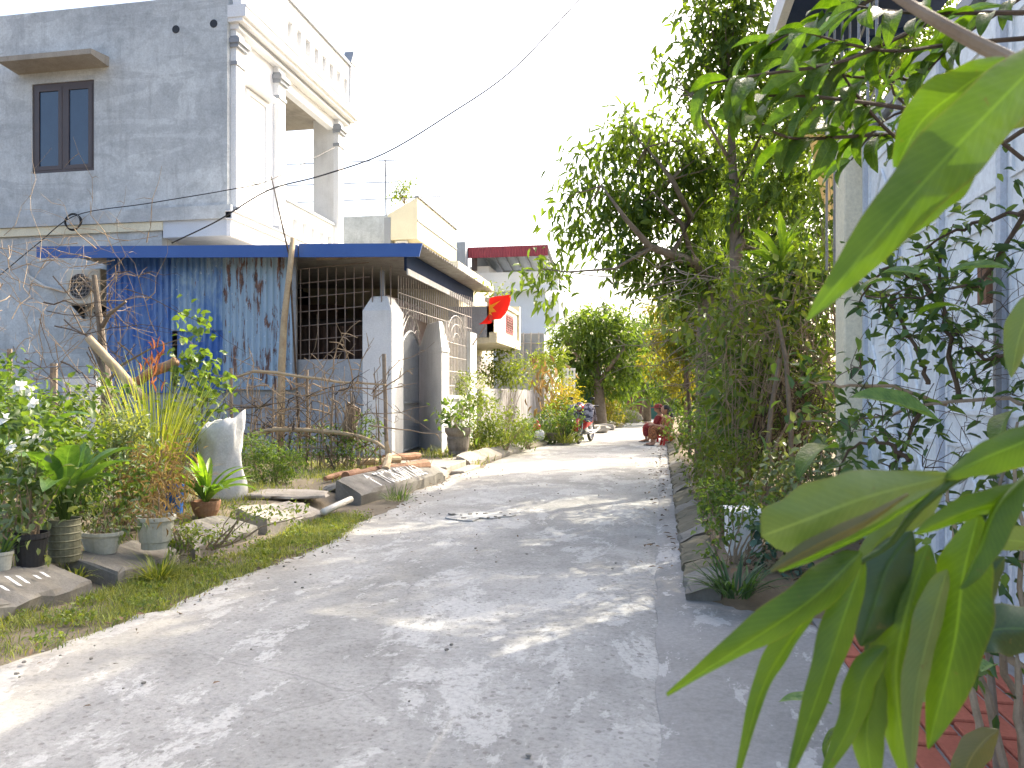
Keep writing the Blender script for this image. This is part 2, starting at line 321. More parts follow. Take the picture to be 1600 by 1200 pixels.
def roadmat(name, warm=0):
    m, t, ns, ls, b = newmat(name); v = coords(ns, ls)
    n1 = noise(ns, ls, v, .42, 6, .62, .8); r1 = ramp(ns, [(.36, (.255, .252, .236)), (.52, (.315, .311, .292)), (.66, (.385, .381, .36))]); ls.new(n1, r1.inputs[0])
    n2 = noise(ns, ls, v, 2.6, 8, .75, .5); r2 = ramp(ns, [(.32, .80), (.5, 1.0), (.68, 1.16)]); ls.new(n2, r2.inputs[0])
    o = mixc(ns, ls, 1, r1.outputs[0], r2.outputs[0], 'MULTIPLY')
    # peeled skin: pale flakes with hard, ragged edges, stretched along the trowelling
    v2 = coords(ns, ls, (1.0, .55, 1)); p = noise(ns, ls, v2, 1.5, 10, .78, .3); r3 = ramp(ns, [(.525, 0), (.55, .7)]); ls.new(p, r3.inputs[0])
    o = mixc(ns, ls, r3.outputs[0], o, (.48, .476, .45))
    f = noise(ns, ls, v, 34, 8, .8); r4 = ramp(ns, [(.32, .50), (.46, .96), (.7, 1.22)]); ls.new(f, r4.inputs[0]); o = mixc(ns, ls, 1, o, r4.outputs[0], 'MULTIPLY')
    # chips and pits
    vo = ns.new('ShaderNodeTexVoronoi'); vo.inputs['Scale'].default_value = 15; vo.inputs['Randomness'].default_value = 1; ls.new(v, vo.inputs['Vector'])
    gate = noise(ns, ls, v, 1.1, 3); ga = ns.new('ShaderNodeMath'); ga.operation = 'MULTIPLY_ADD'; ls.new(gate, ga.inputs[0]); ga.inputs[1].default_value = -.50; ga.inputs[2].default_value = .40
    cmp = ns.new('ShaderNodeMath'); cmp.operation = 'LESS_THAN'; ls.new(vo.outputs['Distance'], cmp.inputs[0]); ls.new(ga.outputs[0], cmp.inputs[1])
    k = ns.new('ShaderNodeMath'); k.operation = 'MULTIPLY'; k.inputs[1].default_value = .65; ls.new(cmp.outputs[0], k.inputs[0])
    o = mixc(ns, ls, k.outputs[0], o, (.165, .158, .145))
    # hairline cracks
    vd = ns.new('ShaderNodeTexVoronoi'); vd.feature = 'DISTANCE_TO_EDGE'; vd.inputs['Scale'].default_value = .55
    wob = ns.new('ShaderNodeTexNoise'); wob.inputs['Scale'].default_value = 3; wob.inputs['Detail'].default_value = 5; ls.new(v, wob.inputs['Vector'])
    wv = mixc(ns, ls, .12, v, wob.outputs[1]); ls.new(wv, vd.inputs['Vector'])
    r6 = ramp(ns, [(.0, .35), (.003, 0)]); ls.new(vd.outputs['Distance'], r6.inputs[0]); br = noise(ns, ls, v, .8, 2); r7 = ramp(ns, [(.48, 0), (.56, 1)]); ls.new(br, r7.inputs[0])
    ck = ns.new('ShaderNodeMath'); ck.operation = 'MULTIPLY'; ls.new(r6.outputs[0], ck.inputs[0]); ls.new(r7.outputs[0], ck.inputs[1])
    o = mixc(ns, ls, ck.outputs[0], o, (.10, .095, .09))
    # sandy dust towards the left verge
    sx = ns.new('ShaderNodeSeparateXYZ'); ls.new(v, sx.inputs[0]); mr = ns.new('ShaderNodeMapRange'); mr.inputs[1].default_value = -2.2; mr.inputs[2].default_value = -3.2
    ls.new(sx.outputs[0], mr.inputs[0]); dn = noise(ns, ls, v, 1.6, 5); mu = ns.new('ShaderNodeMath'); mu.operation = 'MULTIPLY'; ls.new(mr.outputs[0], mu.inputs[0]); ls.new(dn, mu.inputs[1])
    o = mixc(ns, ls, mu.outputs[0], o, (.42, .375, .30))
    ls.new(o, b.inputs['Base Color']); b.inputs['Roughness'].default_value = .88; b.inputs['Specular IOR Level'].default_value = .3
    hs = ns.new('ShaderNodeMath'); hs.operation = 'SUBTRACT'; ls.new(f, hs.inputs[0]); ls.new(k.outputs[0], hs.inputs[1]); ha = ns.new('ShaderNodeMath'); ha.operation = 'ADD'; ls.new(hs.outputs[0], ha.inputs[0]); ls.new(n2, ha.inputs[1])
    bump(ns, ls, b, ha.outputs[0], .55, .012); return m
ROAD = roadmat('road_concrete')
def apronmat():
    m, t, ns, ls, b = newmat('apron_concrete'); v = coords(ns, ls)
    n1 = noise(ns, ls, v, 1.1, 7, .65, .6); r1 = ramp(ns, [(.35, (.225, .22, .207)), (.65, (.31, .302, .288))]); ls.new(n1, r1.inputs[0])
    p = noise(ns, ls, coords(ns, ls, (1, .5, 1)), 2.6, 9, .72, .4); r3 = ramp(ns, [(.56, 0), (.575, .75)]); ls.new(p, r3.inputs[0]); o = mixc(ns, ls, r3.outputs[0], r1.outputs[0], (.48, .47, .45))
    f = noise(ns, ls, v, 40, 8, .8); r4 = ramp(ns, [(.30, .7), (.7, 1.15)]); ls.new(f, r4.inputs[0]); o = mixc(ns, ls, 1, o, r4.outputs[0], 'MULTIPLY')
    ls.new(o, b.inputs['Base Color']); b.inputs['Roughness'].default_value = .85; bump(ns, ls, b, f, .5, .008); return m
APRON = apronmat()
def sheetmat(name, blue, worn, rust_amt, fade_z=None):
    """painted corrugated sheet: paint, chalky worn patches, rust streaks"""
    m, t, ns, ls, b = newmat(name); v = coords(ns, ls)
    wv = noise(ns, ls, coords(ns, ls, (1, 1, .35)), 2.2, 7, .7, .3); r1 = ramp(ns, [(.46, 0), (.58, worn)]); ls.new(wv, r1.inputs[0])
    o = mixc(ns, ls, r1.outputs[0], blue, (.26, .38, .50))
    sp = noise(ns, ls, v, 17, 5, .6); r2 = ramp(ns, [(.66, 0), (.69, .8 * worn)]); ls.new(sp, r2.inputs[0]); o = mixc(ns, ls, r2.outputs[0], o, (.66, .70, .72))
    if rust_amt:
        rn = noise(ns, ls, coords(ns, ls, (3.2, 3.2, .55)), 2.6, 9, .74, .3); r3 = ramp(ns, [(.62 - rust_amt * .12, 0), (.66 - rust_amt * .12, .95)]); ls.new(rn, r3.inputs[0])
        rc = noise(ns, ls, v, 12, 5); r4 = ramp(ns, [(.35, (.055, .025, .018)), (.65, (.20, .085, .045))]); ls.new(rc, r4.inputs[0]); o = mixc(ns, ls, r3.outputs[0], o, r4.outputs[0])
    ls.new(o, b.inputs['Base Color']); b.inputs['Roughness'].default_value = .55; bump(ns, ls, b, sp, .1, .004); return m
SHEET_BLUE = sheetmat('sheet_blue', (.03, .115, .38), .35, 0)
SHEET_WORN = sheetmat('sheet_worn', (.09, .20, .42), 1.0, .15)
SHEET_RUST = sheetmat('sheet_rusty', (.30, .42, .53), .8, .75)
def bigleaf(name, dark, light, trans=.45):
    """blade with lighter midrib and side veins laid out on the leaf's own UVs"""
    m, t, ns, ls, b = newmat(name); uv = ns.new('ShaderNodeUVMap'); uv.uv_map = 'UVMap'
    sx = ns.new('ShaderNodeSeparateXYZ'); ls.new(uv.outputs[0], sx.inputs[0])
    ab = ns.new('ShaderNodeMath'); ab.operation = 'ABSOLUTE'; sb = ns.new('ShaderNodeMath'); sb.operation = 'SUBTRACT'; sb.inputs[1].default_value = .5; ls.new(sx.outputs[0], sb.inputs[0]); ls.new(sb.outputs[0], ab.inputs[0])
    v = coords(ns, ls); n1 = noise(ns, ls, v, 9, 6, .6); rn1 = ramp(ns, [(.35, 0), (.68, 1)]); ls.new(n1, rn1.inputs[0]); o = mixc(ns, ls, rn1.outputs[0], dark, light); eg = ramp(ns, [(.455, 0), (.50, .6)]); ls.new(ab.outputs[0], eg.inputs[0]); eb = noise(ns, ls, v, 14, 3); em = ns.new('ShaderNodeMath'); em.operation = 'MULTIPLY'; ls.new(eg.outputs[0], em.inputs[0]); ls.new(eb, em.inputs[1]); o = mixc(ns, ls, em.outputs[0], o, (.16, .12, .03))
    rm = ramp(ns, [(.010, .45), (.035, 0)]); ls.new(ab.outputs[0], rm.inputs[0]); o = mixc(ns, ls, rm.outputs[0], o, tuple(min(1, x * 1.7) for x in light))
    ad = ns.new('ShaderNodeMath'); ad.operation = 'MULTIPLY_ADD'; ls.new(ab.outputs[0], ad.inputs[0]); ad.inputs[1].default_value = -.35; ls.new(sx.outputs[1], ad.inputs[2])
    ml = ns.new('ShaderNodeMath'); ml.operation = 'MULTIPLY'; ml.inputs[1].default_value = 130; ls.new(ad.outputs[0], ml.inputs[0]); si = ns.new('ShaderNodeMath'); si.operation = 'SINE'; ls.new(ml.outputs[0], si.inputs[0])
    rv = ramp(ns, [(.80, 0), (1, .20)]); ls.new(si.outputs[0], rv.inputs[0]); o = mixc(ns, ls, rv.outputs[0], o, tuple(min(1, x * 1.4) for x in light))
    sp = noise(ns, ls, v, 46, 4, .6); rs_ = ramp(ns, [(.66, 0), (.70, .6)]); ls.new(sp, rs_.inputs[0]); o = mixc(ns, ls, rs_.outputs[0], o, (.10, .075, .025))
    ls.new(o, b.inputs['Base Color']); b.inputs['Roughness'].default_value = .38; b.inputs['Specular IOR Level'].default_value = .5
    un = noise(ns, ls, v, 22, 3, .5); bump(ns, ls, b, un, .35, .012)
    tr = ns.new('ShaderNodeBsdfTranslucent'); tc = mixc(ns, ls, 1.0, o, (1.8, 1.9, .4, 1), 'MULTIPLY'); ls.new(tc, tr.inputs[0])
    mx = ns.new('ShaderNodeMixShader'); mx.inputs[0].default_value = trans
    ls.new(b.outputs[0], mx.inputs[1]); ls.new(tr.outputs[0], mx.inputs[2]); ls.new(mx.outputs[0], ns['Material Output'].inputs[0]); return m
BL_FORE = bigleaf('big_leaf', (.038, .082, .008), (.085, .145, .016), .5)
BL_PALE = bigleaf('big_leaf_pale', (.075, .12, .03), (.125, .175, .05), .22)
BL_DARK = bigleaf('big_leaf_dark', (.018, .042, .010), (.035, .07, .016), .2)
BL_CANNA = bigleaf('canna_leaf', (.06, .13, .03), (.13, .22, .055), .3)
BL_FERN = bigleaf('fern_leaf', (.09, .17, .03), (.20, .29, .05), .5)
BL_BROWN = bigleaf('dying_leaf', (.06, .07, .015), (.12, .10, .03), .2)
# ------------------------------------------------------------------ ground, road, kerbs, paving
rs = np.random.RandomState(7); rg = random.Random(7)
def sheet(name, xs, ys, zf, m, kind='structure'):
    nx, ny = len(xs), len(ys); V = [(x, y, zf(x, y)) for y in ys for x in xs]; F = []
    for j in range(ny - 1):
        for i in range(nx - 1):
            a = j * nx + i; F += [(a, a + 1, a + nx + 1), (a, a + nx + 1, a + nx)]
    return tag(tri_mesh(name, m, None, np.array(V), np.array(F)), kind=kind)
def wob(x, y, s=1.0): return (math.sin(x * 2.1 * s + y * 1.3 * s) * .5 + math.sin(x * 5.3 * s - y * 3.7 * s + 1) * .3 + math.sin(x * 11 * s + y * 9 * s) * .2)
sheet('ground', [-300, -60, -20, 0, 20, 60, 300], [-60, 0, 40, 120, 600], lambda x, y: -.06, SOIL)
def redge(y): return -2.86 - .1 * math.sin(y * .8) - .06 * math.sin(y * 2.7 + 1) - (.10 if y < 4 else 0) - .2 * max(0, min(1, (y - 8) / 4)) + .015 * max(0, y - 18)
ys = list(np.arange(-3, 14, .12)) + list(np.arange(14, 44, .6))
def road_sheet():
    V = []; F = []; nx = 40
    for y in ys:
        x0 = redge(y) + rs.uniform(-.03, .03); x1 = .03 + .012 * max(0, y - 6) + .01 * math.sin(y * 9) + rs.uniform(-.008, .008)
        for i in range(nx):
            t = i / (nx - 1); x = x0 + (x1 - x0) * t
            V.append((x, y, .008 * wob(x, y, .8) - (.012 if i in (0, nx - 1) else 0)))
    for j in range(len(ys) - 1):
        for i in range(nx - 1):
            a = j * nx + i; F += [(a, a + 1, a + nx + 1), (a, a + nx + 1, a + nx)]
    return tag(tri_mesh('road', ROAD, None, np.array(V), np.array(F)), kind='structure')
road = road_sheet()
# a rough repaired hole in the road surface
pc = G(745, 806); mb = MB(); ring = []
for k in range(26):
    a = 2 * math.pi * k / 26; q = 1 + .22 * math.sin(a * 3 + 1) + .14 * math.sin(a * 7) + rg.uniform(-.1, .1); ring.append((pc.x + math.cos(a) * .32 * q, pc.y + math.sin(a) * .30 * q))
mb.loft([[(x, y, -.01) for x, y in ring], [(x, y, .009 + rg.uniform(0, .006)) for x, y in ring], [(pc.x + (x - pc.x) * .8, pc.y + (y - pc.y) * .8, .012 + rg.uniform(0, .004)) for x, y in ring], [(pc.x + (x - pc.x) * .3, pc.y + (y - pc.y) * .3, .010) for x, y in ring]])
mb.build('road_patch', ROAD, road)
mb = MB()
for k in range(14): rock(mb, (pc.x + rg.uniform(-.3, .3), pc.y + rg.uniform(-.25, .25), .014), rg.uniform(.01, .03), rg.uniform(.01, .03), .008, k, rg.uniform(0, 3), 6)
tag(mb.build('rubble', CONC, road), kind='stuff')
def bankz(x, y):
    b = -3.88 + .35 * max(0, min(1, (y - 6) / 5)); t = max(0, min(1, (b + .35 - x) / .7)); t = t * t * (3 - 2 * t)
    drive = max(0, 1 - abs(y - 12.6) / 1.1)
    return -.03 + t * (.17 - .06 * drive * (x > -5)) + .018 * wob(x, y, 1.7)
sheet('left_bank', list(np.arange(-16, -5, .8)) + list(np.arange(-5, -2.55, .1)), list(np.arange(-3, 15, .15)) + list(np.arange(15, 46, 1.0)), bankz, DRYSOIL)
def bedz(x, y): return -.04 + .2 * max(0, min(1, (x - .3) / .2)) * max(.15, min(1, (y - 4.55) / .35)) + .015 * wob(x, y, 2)
sheet('right_bed', list(np.arange(.3, 2.0, .1)) + [2.5, 4, 8, 14], list(np.arange(4.25, 16, .2)) + list(np.arange(16, 46, 1.0)), bedz, SOIL)
# concrete apron and gutter strip right of the road
V = []; F = []; ya = list(np.arange(-3, 20, .15)); nx = 10
for y in ya:
    x0 = .020 + .012 * max(0, y - 6) + .01 * math.sin(y * 9); x1 = .86 if y < 4.35 else max(.34, .86 - (y - 4.35) * 1.3)
    for i in range(nx):
        x = x0 + (x1 - x0) * i / (nx - 1); V.append((x, y, .004 + .012 * (i / (nx - 1)) + .005 * wob(x, y, 1.4) - (.012 if i == 0 else 0)))
for j in range(len(ya) - 1):
    for i in range(nx - 1): a = j * nx + i; F += [(a, a + 1, a + nx + 1), (a, a + nx + 1, a + nx)]
tag(tri_mesh('pavement', APRON, None, np.array(V), np.array(F)), kind='structure')
# red brick paving in front of the right hand doors
mb = MB(); mb.box(.865, 1.62, -1.0, 4.5, -.05, .012); paving = tag(mb.build('brick_paving', MORTAR), kind='structure')
bl, bw, gp = .215, .098, .016
bmesh_ = MB(); bmesh_.box(0, bw, 0, bl, .0, .03); bo = bmesh_.build('brick', BRICK, paving); bevel(bo, .006, 1); first = True
for i in range(7):
    for j in range(12):
        x = .872 + i * (bw + gp); y = 1.75 + j * (bl + gp) + (i % 2) * .115
        if x + bw > 1.61 or y + bl > 4.5: continue
        o = bo if first else bo.copy()
        if not first: C.objects.link(o)
        first = False; o.location = (x + rg.uniform(-.002, .002), y, rg.uniform(-.003, .004)); o.rotation_euler = (rg.uniform(-.015, .015), rg.uniform(-.015, .015), rg.uniform(-.012, .012))
# ---- left kerb: broken sloping concrete blocks
kerb = bpy.data.objects.new('kerb', None); C.objects.link(kerb); tag(kerb, kind='structure')
def kerb_block(p0, p1, wd, h, seed, m, tilt=0.0, seg=10, name='kerb_block', par=None, flip=1):
    """sloping block from p0 to p1 (road side base line); rises away from the road"""
    r = random.Random(seed); p0 = Vector(p0); p1 = Vector(p1); d = (p1 - p0).normalized(); n = Vector((-d.y, d.x, 0)) * flip
    prof = [(0, -.05), (0, h * .33), (wd * .06, h * .45), (wd * .55, h * .78), (wd * .93, h), (wd, h * .97), (wd * 1.02, -.05)]; rings = []
    for i in range(seg + 1):
        t = i / seg; e = 1 - .07 * (i in (0, seg)); rr = []
        for a, z in prof:
            j = r.uniform(-.02, .02)
            p = p0.lerp(p1, t) + n * (a * e + j) + d * r.uniform(-.012, .012); rr.append((p.x, p.y, (z * e + r.uniform(-.014, .014) + (tilt * (t - .5) if z > 0 else 0))))
        rings.append(rr)
    o = MB().loft(rings).build(name, m, par or kerb); return o
kerb_block((-3.66, 2.2, 0), (-3.60, 3.35, 0), .40, .16, 1, CONC)
kerb_block((-3.60, 3.40, 0), (-3.53, 4.35, 0), .40, .17, 2, CONC)
kerb_block((-3.50, 4.55, 0), (-3.52, 5.35, 0), .40, .15, 3, CONC, -.04)
kerb_block((-3.50, 5.42, 0), (-3.48, 6.35, 0), .40, .17, 4, CONC)
kerb_block((-3.46, 6.5, 0), (-3.30, 7.45, 0), .38, .18, 5, CONC_L, -.07)
NUMK = (Vector((-3.33, 8.45, 0)), Vector((-3.07, 11.05, 0)))
o = kerb_block(NUMK[0], NUMK[1], .34, .27, 6, CONC, seg=14)
kerb_block((-3.06, 11.07, 0), (-3.22, 11.95, 0), .30, .17, 7, CONC_L)
kerb_block((-3.16, 13.2, 0), (-2.98, 15.1, 0), .30, .20, 8, CONC_L)
kerb_block((-2.98, 15.2, 0), (-2.80, 17.4, 0), .30, .18, 9, CONC)
kerb_block((-2.78, 17.5, 0), (-2.6, 19.4, 0), .30, .15, 10, CONC_MOSS)
# painted phone number on the slope of the kerb
def lettering(txt, name, m, par, size, mtx, ext=.0):
    cu = bpy.data.curves.new(name, 'FONT'); cu.body = txt; cu.size = size; cu.extrude = ext; cu.offset = .001; cu.space_character = 1.02
    to = bpy.data.objects.new(name + '_tmp', cu); C.objects.link(to); bpy.context.view_layer.update()
    me = bpy.data.meshes.new_from_object(to.evaluated_get(bpy.context.evaluated_depsgraph_get())); bpy.data.objects.remove(to)
    me.materials.clear(); me.materials.append(m); me.transform(mtx); return link(name, me, par)
d = (NUMK[1] - NUMK[0]).normalized(); n_ = Vector((-d.y, d.x, 0)); up = (n_ * .34 * .87 + Vector((0, 0, .27 * .55))).normalized(); nn = d.cross(up)
base = NUMK[0] + d * .80 + n_ * .035 + Vector((0, 0, .27 * .46)) + nn * .018
mt = Matrix(((d.x * 1.0, up.x, nn.x, base.x), (d.y * 1.0, up.y, nn.y, base.y), (d.z, up.z, nn.z, base.z), (0, 0, 0, 1))) @ Matrix.Diagonal((.70, 1.32, 1, 1))
lettering('T0885.891.662', 'painted_number', PAINT, kerb, .30, mt)
mb = MB(); a0 = base - d * .20
def kp(s, t): return a0 + d * s + up * t
mb.add([kp(-.015, 0), kp(.015, 0), kp(.015, .22), kp(-.015, .22)], [(0, 1, 2, 3)]); mb.add([kp(-.075, .17), kp(0, .29), kp(.075, .17), kp(0, .225)], [(0, 1, 2, 3)])
mb.build('painted_arrow', PAINT, kerb)
# faded paint strokes on the nearest kerb blocks
mb = MB()
for k in range(6):
    y = 3.72 + k * .085 + rg.uniform(-.03, .03); p = Vector((-3.65 - rg.uniform(0, .05), y, .130 + rg.uniform(0, .012))); L = rg.uniform(.02, .10)
    mb.add([p, p + Vector((.02, .012, -.006)), p + Vector((-L, L * .25 + .012, L * .36 + .004)), p + Vector((-L - .02, L * .25, L * .36 + .008))], [(0, 1, 2, 3)])
mb.build('painted_strokes', PAINT, kerb)
# slabs and planks lying between the kerb pieces
def slab(c, sx, sy, sz, rot, m, name, label, seed):
    mb = MB(); rock(mb, (0, 0, 0), sx, sy, sz, seed, 0, 12); o = mb.build(name, m, None, loc=c); o.rotation_euler = rot; return tag(o, label, 'slab')
slab(G(455, 772, .16), .42, .22, .035, (.06, .05, .5), CONC_L, 'concrete_slab', 'broken flat concrete slab lying on grass beside the white sack', 3)
slab(G(530, 760, .14), .20, .16, .05, (.1, -.2, .2), CONC, 'concrete_slab', 'small tilted concrete chunk at near end of the lettered kerb', 4)
slab(G(385, 775, .18), .32, .07, .03, (0, .05, .35), CONC_L, 'concrete_slab', 'narrow concrete strip lying at the foot of the white sack', 5)
o = MB().tube([G(505, 800, .07), G(548, 780, .09)], .035, 10).build('pipe', PVC, smooth=True); tag(o, 'short white plastic drain pipe sticking out beside the lettered kerb', 'pipe')
# ---- right kerb: short sloping mossy blocks
rk = bpy.data.objects.new('right_kerb', None); C.objects.link(rk); tag(rk, kind='structure')
y = 4.75; k = 0
while y < 21:
    L = .40 if y < 12 else .8; xx = .20 + .010 * (y - 4.75)
    kerb_block((xx, y + L - .02, 0), (xx + .004, y, 0), .22, .155 + rg.uniform(-.02, .02), 40 + k, CONC_MOSS if k % 4 else CONC, seg=3, par=rk)
    y += L; k += 1
# driveway slabs from the gate to the road
dw = bpy.data.objects.new('driveway', None); C.objects.link(dw); tag(dw, kind='structure')
for (x0, x1, y0, y1) in ((-3.2, -2.98, 11.95, 13.15), (-4.15, -3.22, 11.75, 13.1), (-5.1, -4.17, 11.95, 14.3), (-4.15, -3.25, 13.12, 14.6)):
    mb = MB(); mb.prism([(x0, y0), (x1, y0 + .05), (x1, y1), (x0, y1 - .06)], 'z', -.05, .035 + (.08 if x1 < -3.2 else 0)); bevel(mb.build('concrete_panel', CONC_L, dw), .012, 1)
# ------------------------------------------------------------------ two storey house on the left
XA, YA = -8.8, 14.8
A = thing('two_storey_house', 'two storey house with raw grey side wall and white columned balcony front', 'house', (-12, 17, 0))
def part(par, name, mb, m, **k):
    o = mb.build(name, m, None, **k); o.parent = par; o.matrix_parent_inverse = par.matrix_basis.inverted(); return o
bpy.context.view_layer.update()
def B(par, name, m, *b, bv=0):
    mb = MB(); [mb.box(*q) for q in b]; o = part(par, name, mb, m)
    if bv: bevel(o, bv, 1)
    return o
ZT = 9.72
w0 = PY(50, 132, YA); w1 = PY(147, 266, YA); wx0, wx1, wz0, wz1 = w0.x, w1.x, w1.z, w0.z
# side wall, built round the window opening
B(A, 'side_wall', PLASTER, (-22, wx0, YA, YA + .22, 5.0, ZT), (wx1, XA, YA, YA + .22, 5.0, ZT), (wx0, wx1, YA, YA + .22, 5.0, wz0), (wx0, wx1, YA, YA + .22, wz1, ZT))
B(A, 'ground_floor_wall', PLASTER, (-22, -10.35, YA + .03, YA + .25, 0, 4.93), (-10.57, -10.35, YA + .25, 21.0, 0, 4.93))
B(A, 'string_course', PLASTER, (-22, XA + .12, YA - .07, YA - .002, 4.97, 5.25))
B(A, 'cream_band', CREAM, (-22, -10.3, YA - .03, YA + .02, 4.78, 4.965))
B(A, 'rear_wall', PLASTER, (-22, -10.7, 21.0, 21.2, 0, ZT), (-22, -21.8, YA + .25, 21.0, 0, ZT))
B(A, 'roof_slab', CONC_L, (-21.8, XA, YA + .22, 20.95, 9.0, 9.18))
B(A, 'balcony_slab', PALEBLUE, (-10.3, XA + .02, YA + .0, 20.9, 4.62, 4.99))  # pale blue puts the underside's bluish shade into the colour
B(A, 'inner_wall', PALEBLUE, (-10.7, -10.5, YA + .25, 20.0, 5.0, 9.0))
B(A, 'front_wall', WHITE, (XA - .2, XA, YA + .222, 16.85, 5.0, 9.0), (XA - .2, XA - .003, 16.85, 20.7, 8.72, 9.0))
# blind window niche on the front
B(A, 'niche_frame', WHITE, (XA, XA + .04, 15.55, 16.5, 6.02, 6.12), (XA, XA + .04, 15.55, 15.65, 6.12, 7.9), (XA, XA + .04, 16.4, 16.5, 6.12, 7.9), (XA, XA + .04, 15.55, 16.5, 7.9, 8.0))
B(A, 'niche_hood', WHITE, (XA, XA + .22, 15.45, 16.6, 8.05, 8.13)); B(A, 'niche_panel', PALEBLUE, (XA, XA + .012, 15.72, 16.33, 6.25, 7.8))
def pilaster(y, wdt=.34):
    z0, z1 = 5.12, 9.0
    o = B(A, 'pilaster', WHITE, (XA - .02, XA + .13, y, y + wdt, z0, z1)); 
    c = B(A, 'capital', GREYTRIM, (XA - .03, XA + .20, y - .04, y + wdt + .04, 8.62, 8.70), (XA - .03, XA + .24, y - .07, y + wdt + .07, 8.70, 8.80), (XA - .03, XA + .18, y - .02, y + wdt + .02, 8.80, 8.86))
    B(A, 'collar', GREYTRIM, (XA - .03, XA + .16, y - .02, y + wdt + .02, 8.25, 8.33))
    B(A, 'base', GREYTRIM, (XA - .03, XA + .17, y - .03, y + wdt + .03, 5.121, 5.24))
    B(A, 'inset', GREYTRIM, (XA + .13, XA + .133, y + .07, y + .09, 5.6, 8.1), (XA + .13, XA + .133, y + wdt - .09, y + wdt - .07, 5.6, 8.1))
for y in (14.93, 16.8, 20.3): pilaster(y)
B(A, 'loggia_post', WHITE_D, (XA - .62, XA - .02, 20.3, 20.62, 5.0, 9.0))
# entablature: stepped cornice, parapet with slots
B(A, 'cornice', WHITE, (XA, XA + .20, YA + .1, 20.95, 9.0, 9.12), (XA, XA + .34, YA + .02, 21.05, 9.12, 9.2), (XA, XA + .42, YA + .0, 21.1, 9.2, 9.46))
B(A, 'cornice_line', GREYTRIM, (XA + .2, XA + .215, YA + .1, 20.95, 9.06, 9.1), (XA + .42, XA + .435, YA, 21.1, 9.4, 9.44))
def slotted(x0, x1, y0, y1, z0, z1, nslot, sw, zs0, zs1, cap):
    B(A, 'parapet_rail', WHITE, (x0, x1, y0, y1, z0, zs0), (x0, x1, y0, y1, zs1, z1))
    pitch = (y1 - y0) / nslot; e = y0
    for k in range(nslot + 1):
        a = e if k == 0 else y0 + (k - .5) * pitch + sw / 2; b = y1 if k == nslot else y0 + (k + .5) * pitch - sw / 2
        B(A, 'baluster', WHITE, (x0 + .004, x1 - .004, a, b, zs0, zs1))
    B(A, 'slot_shade', GREYTRIM, (x0 - .02, x0 + .003, y0 + .02, y1 - .02, zs0 - .05, zs1 + .05))  # grey sheet added behind the slots, standing in for their shade
    B(A, 'coping', GREYTRIM, (x0 - .05, x1 + .06, y0 - .02, y1 + .02, z1, z1 + cap))
slotted(XA + .12, XA + .26, 16.9, 20.75, 9.46, 10.66, 8, .27, 9.78, 10.22, .09)
B(A, 'parapet_post', WHITE, (XA + .08, XA + .32, 20.76, 21.0, 9.46, 10.75)); B(A, 'parapet_post', WHITE, (XA + .08, XA + .32, 16.6, 16.88, 9.46, 10.75))
mb = MB(); mb.prism([(20.7, 10.75), (21.06, 10.75), (20.95, 11.0), (20.9, 11.15), (20.84, 11.0)], 'x', XA + .06, XA + .34); part(A, 'finial', mb, GREYTRIM)
B(A, 'parapet_wall', WHITE, (XA + .1, XA + .3, YA + .05, 16.6, 9.46, 10.5))
slotted(XA - .14, XA - .01, 17.16, 20.29, 5.0, 6.0, 6, .26, 5.28, 5.68, .07)
B(A, 'front_ledge', WHITE, (XA, XA + .16, YA - .07, 20.9, 4.95, 5.10), (XA, XA + .22, YA - .1, 20.95, 5.10, 5.118), (XA, XA + .10, YA - .03, 20.9, 4.6, 4.95))
# window with two casements, hood
win = B(A, 'window', FRAME, (wx0, wx1, YA + .03, YA + .10, wz1 - .08, wz1), (wx0, wx1, YA + .03, YA + .10, wz0, wz0 + .07), (wx0, wx0 + .07, YA + .03, YA + .10, wz0 + .07, wz1 - .08), (wx1 - .07, wx1, YA + .03, YA + .10, wz0 + .07, wz1 - .08), ((wx0 + wx1) / 2 - .04, (wx0 + wx1) / 2 + .04, YA + .028, YA + .10, wz0 + .07, wz1 - .08))
bpy.context.view_layer.update()
for a, b in ((wx0 + .07, (wx0 + wx1) / 2 - .04), ((wx0 + wx1) / 2 + .04, wx1 - .07)):
    mb = MB(); z0, z1 = wz0 + .07, wz1 - .08
    mb.box(a, b, YA + .02, YA + .07, z0, z0 + .09); mb.box(a, b, YA + .02, YA + .07, z1 - .09, z1); mb.box(a, a + .09, YA + .02, YA + .07, z0 + .09, z1 - .09); mb.box(b - .09, b, YA + .02, YA + .07, z0 + .09, z1 - .09)
    o = mb.build('sash', FRAME); o.parent = win; o.matrix_parent_inverse = win.matrix_world.inverted()
    o = MB().box(a + .09, b - .09, YA + .045, YA + .055, z0 + .09, z1 - .09).build('pane', GLASS); o.parent = win; o.matrix_parent_inverse = win.matrix_world.inverted()
hx0, hx1 = PY(5, 100, YA - .4).x, PY(150, 92, YA - .4).x
mb = MB(); zt = wz1 + .40; mb.prism([(YA, zt - .16), (YA - .55, zt - .11), (YA - .55, zt), (YA, zt + .06)], 'x', hx0, hx1); part(A, 'window_hood', mb, CONC_L)
for (u, v) in ((275, 46), (334, 37)):
    p = PY(u, v, YA); mb = MB(); mb.tube([(p.x, YA - .012, p.z), (p.x, YA + .02, p.z)], .085, 14); part(A, 'pipe_hole', mb, BLACK)
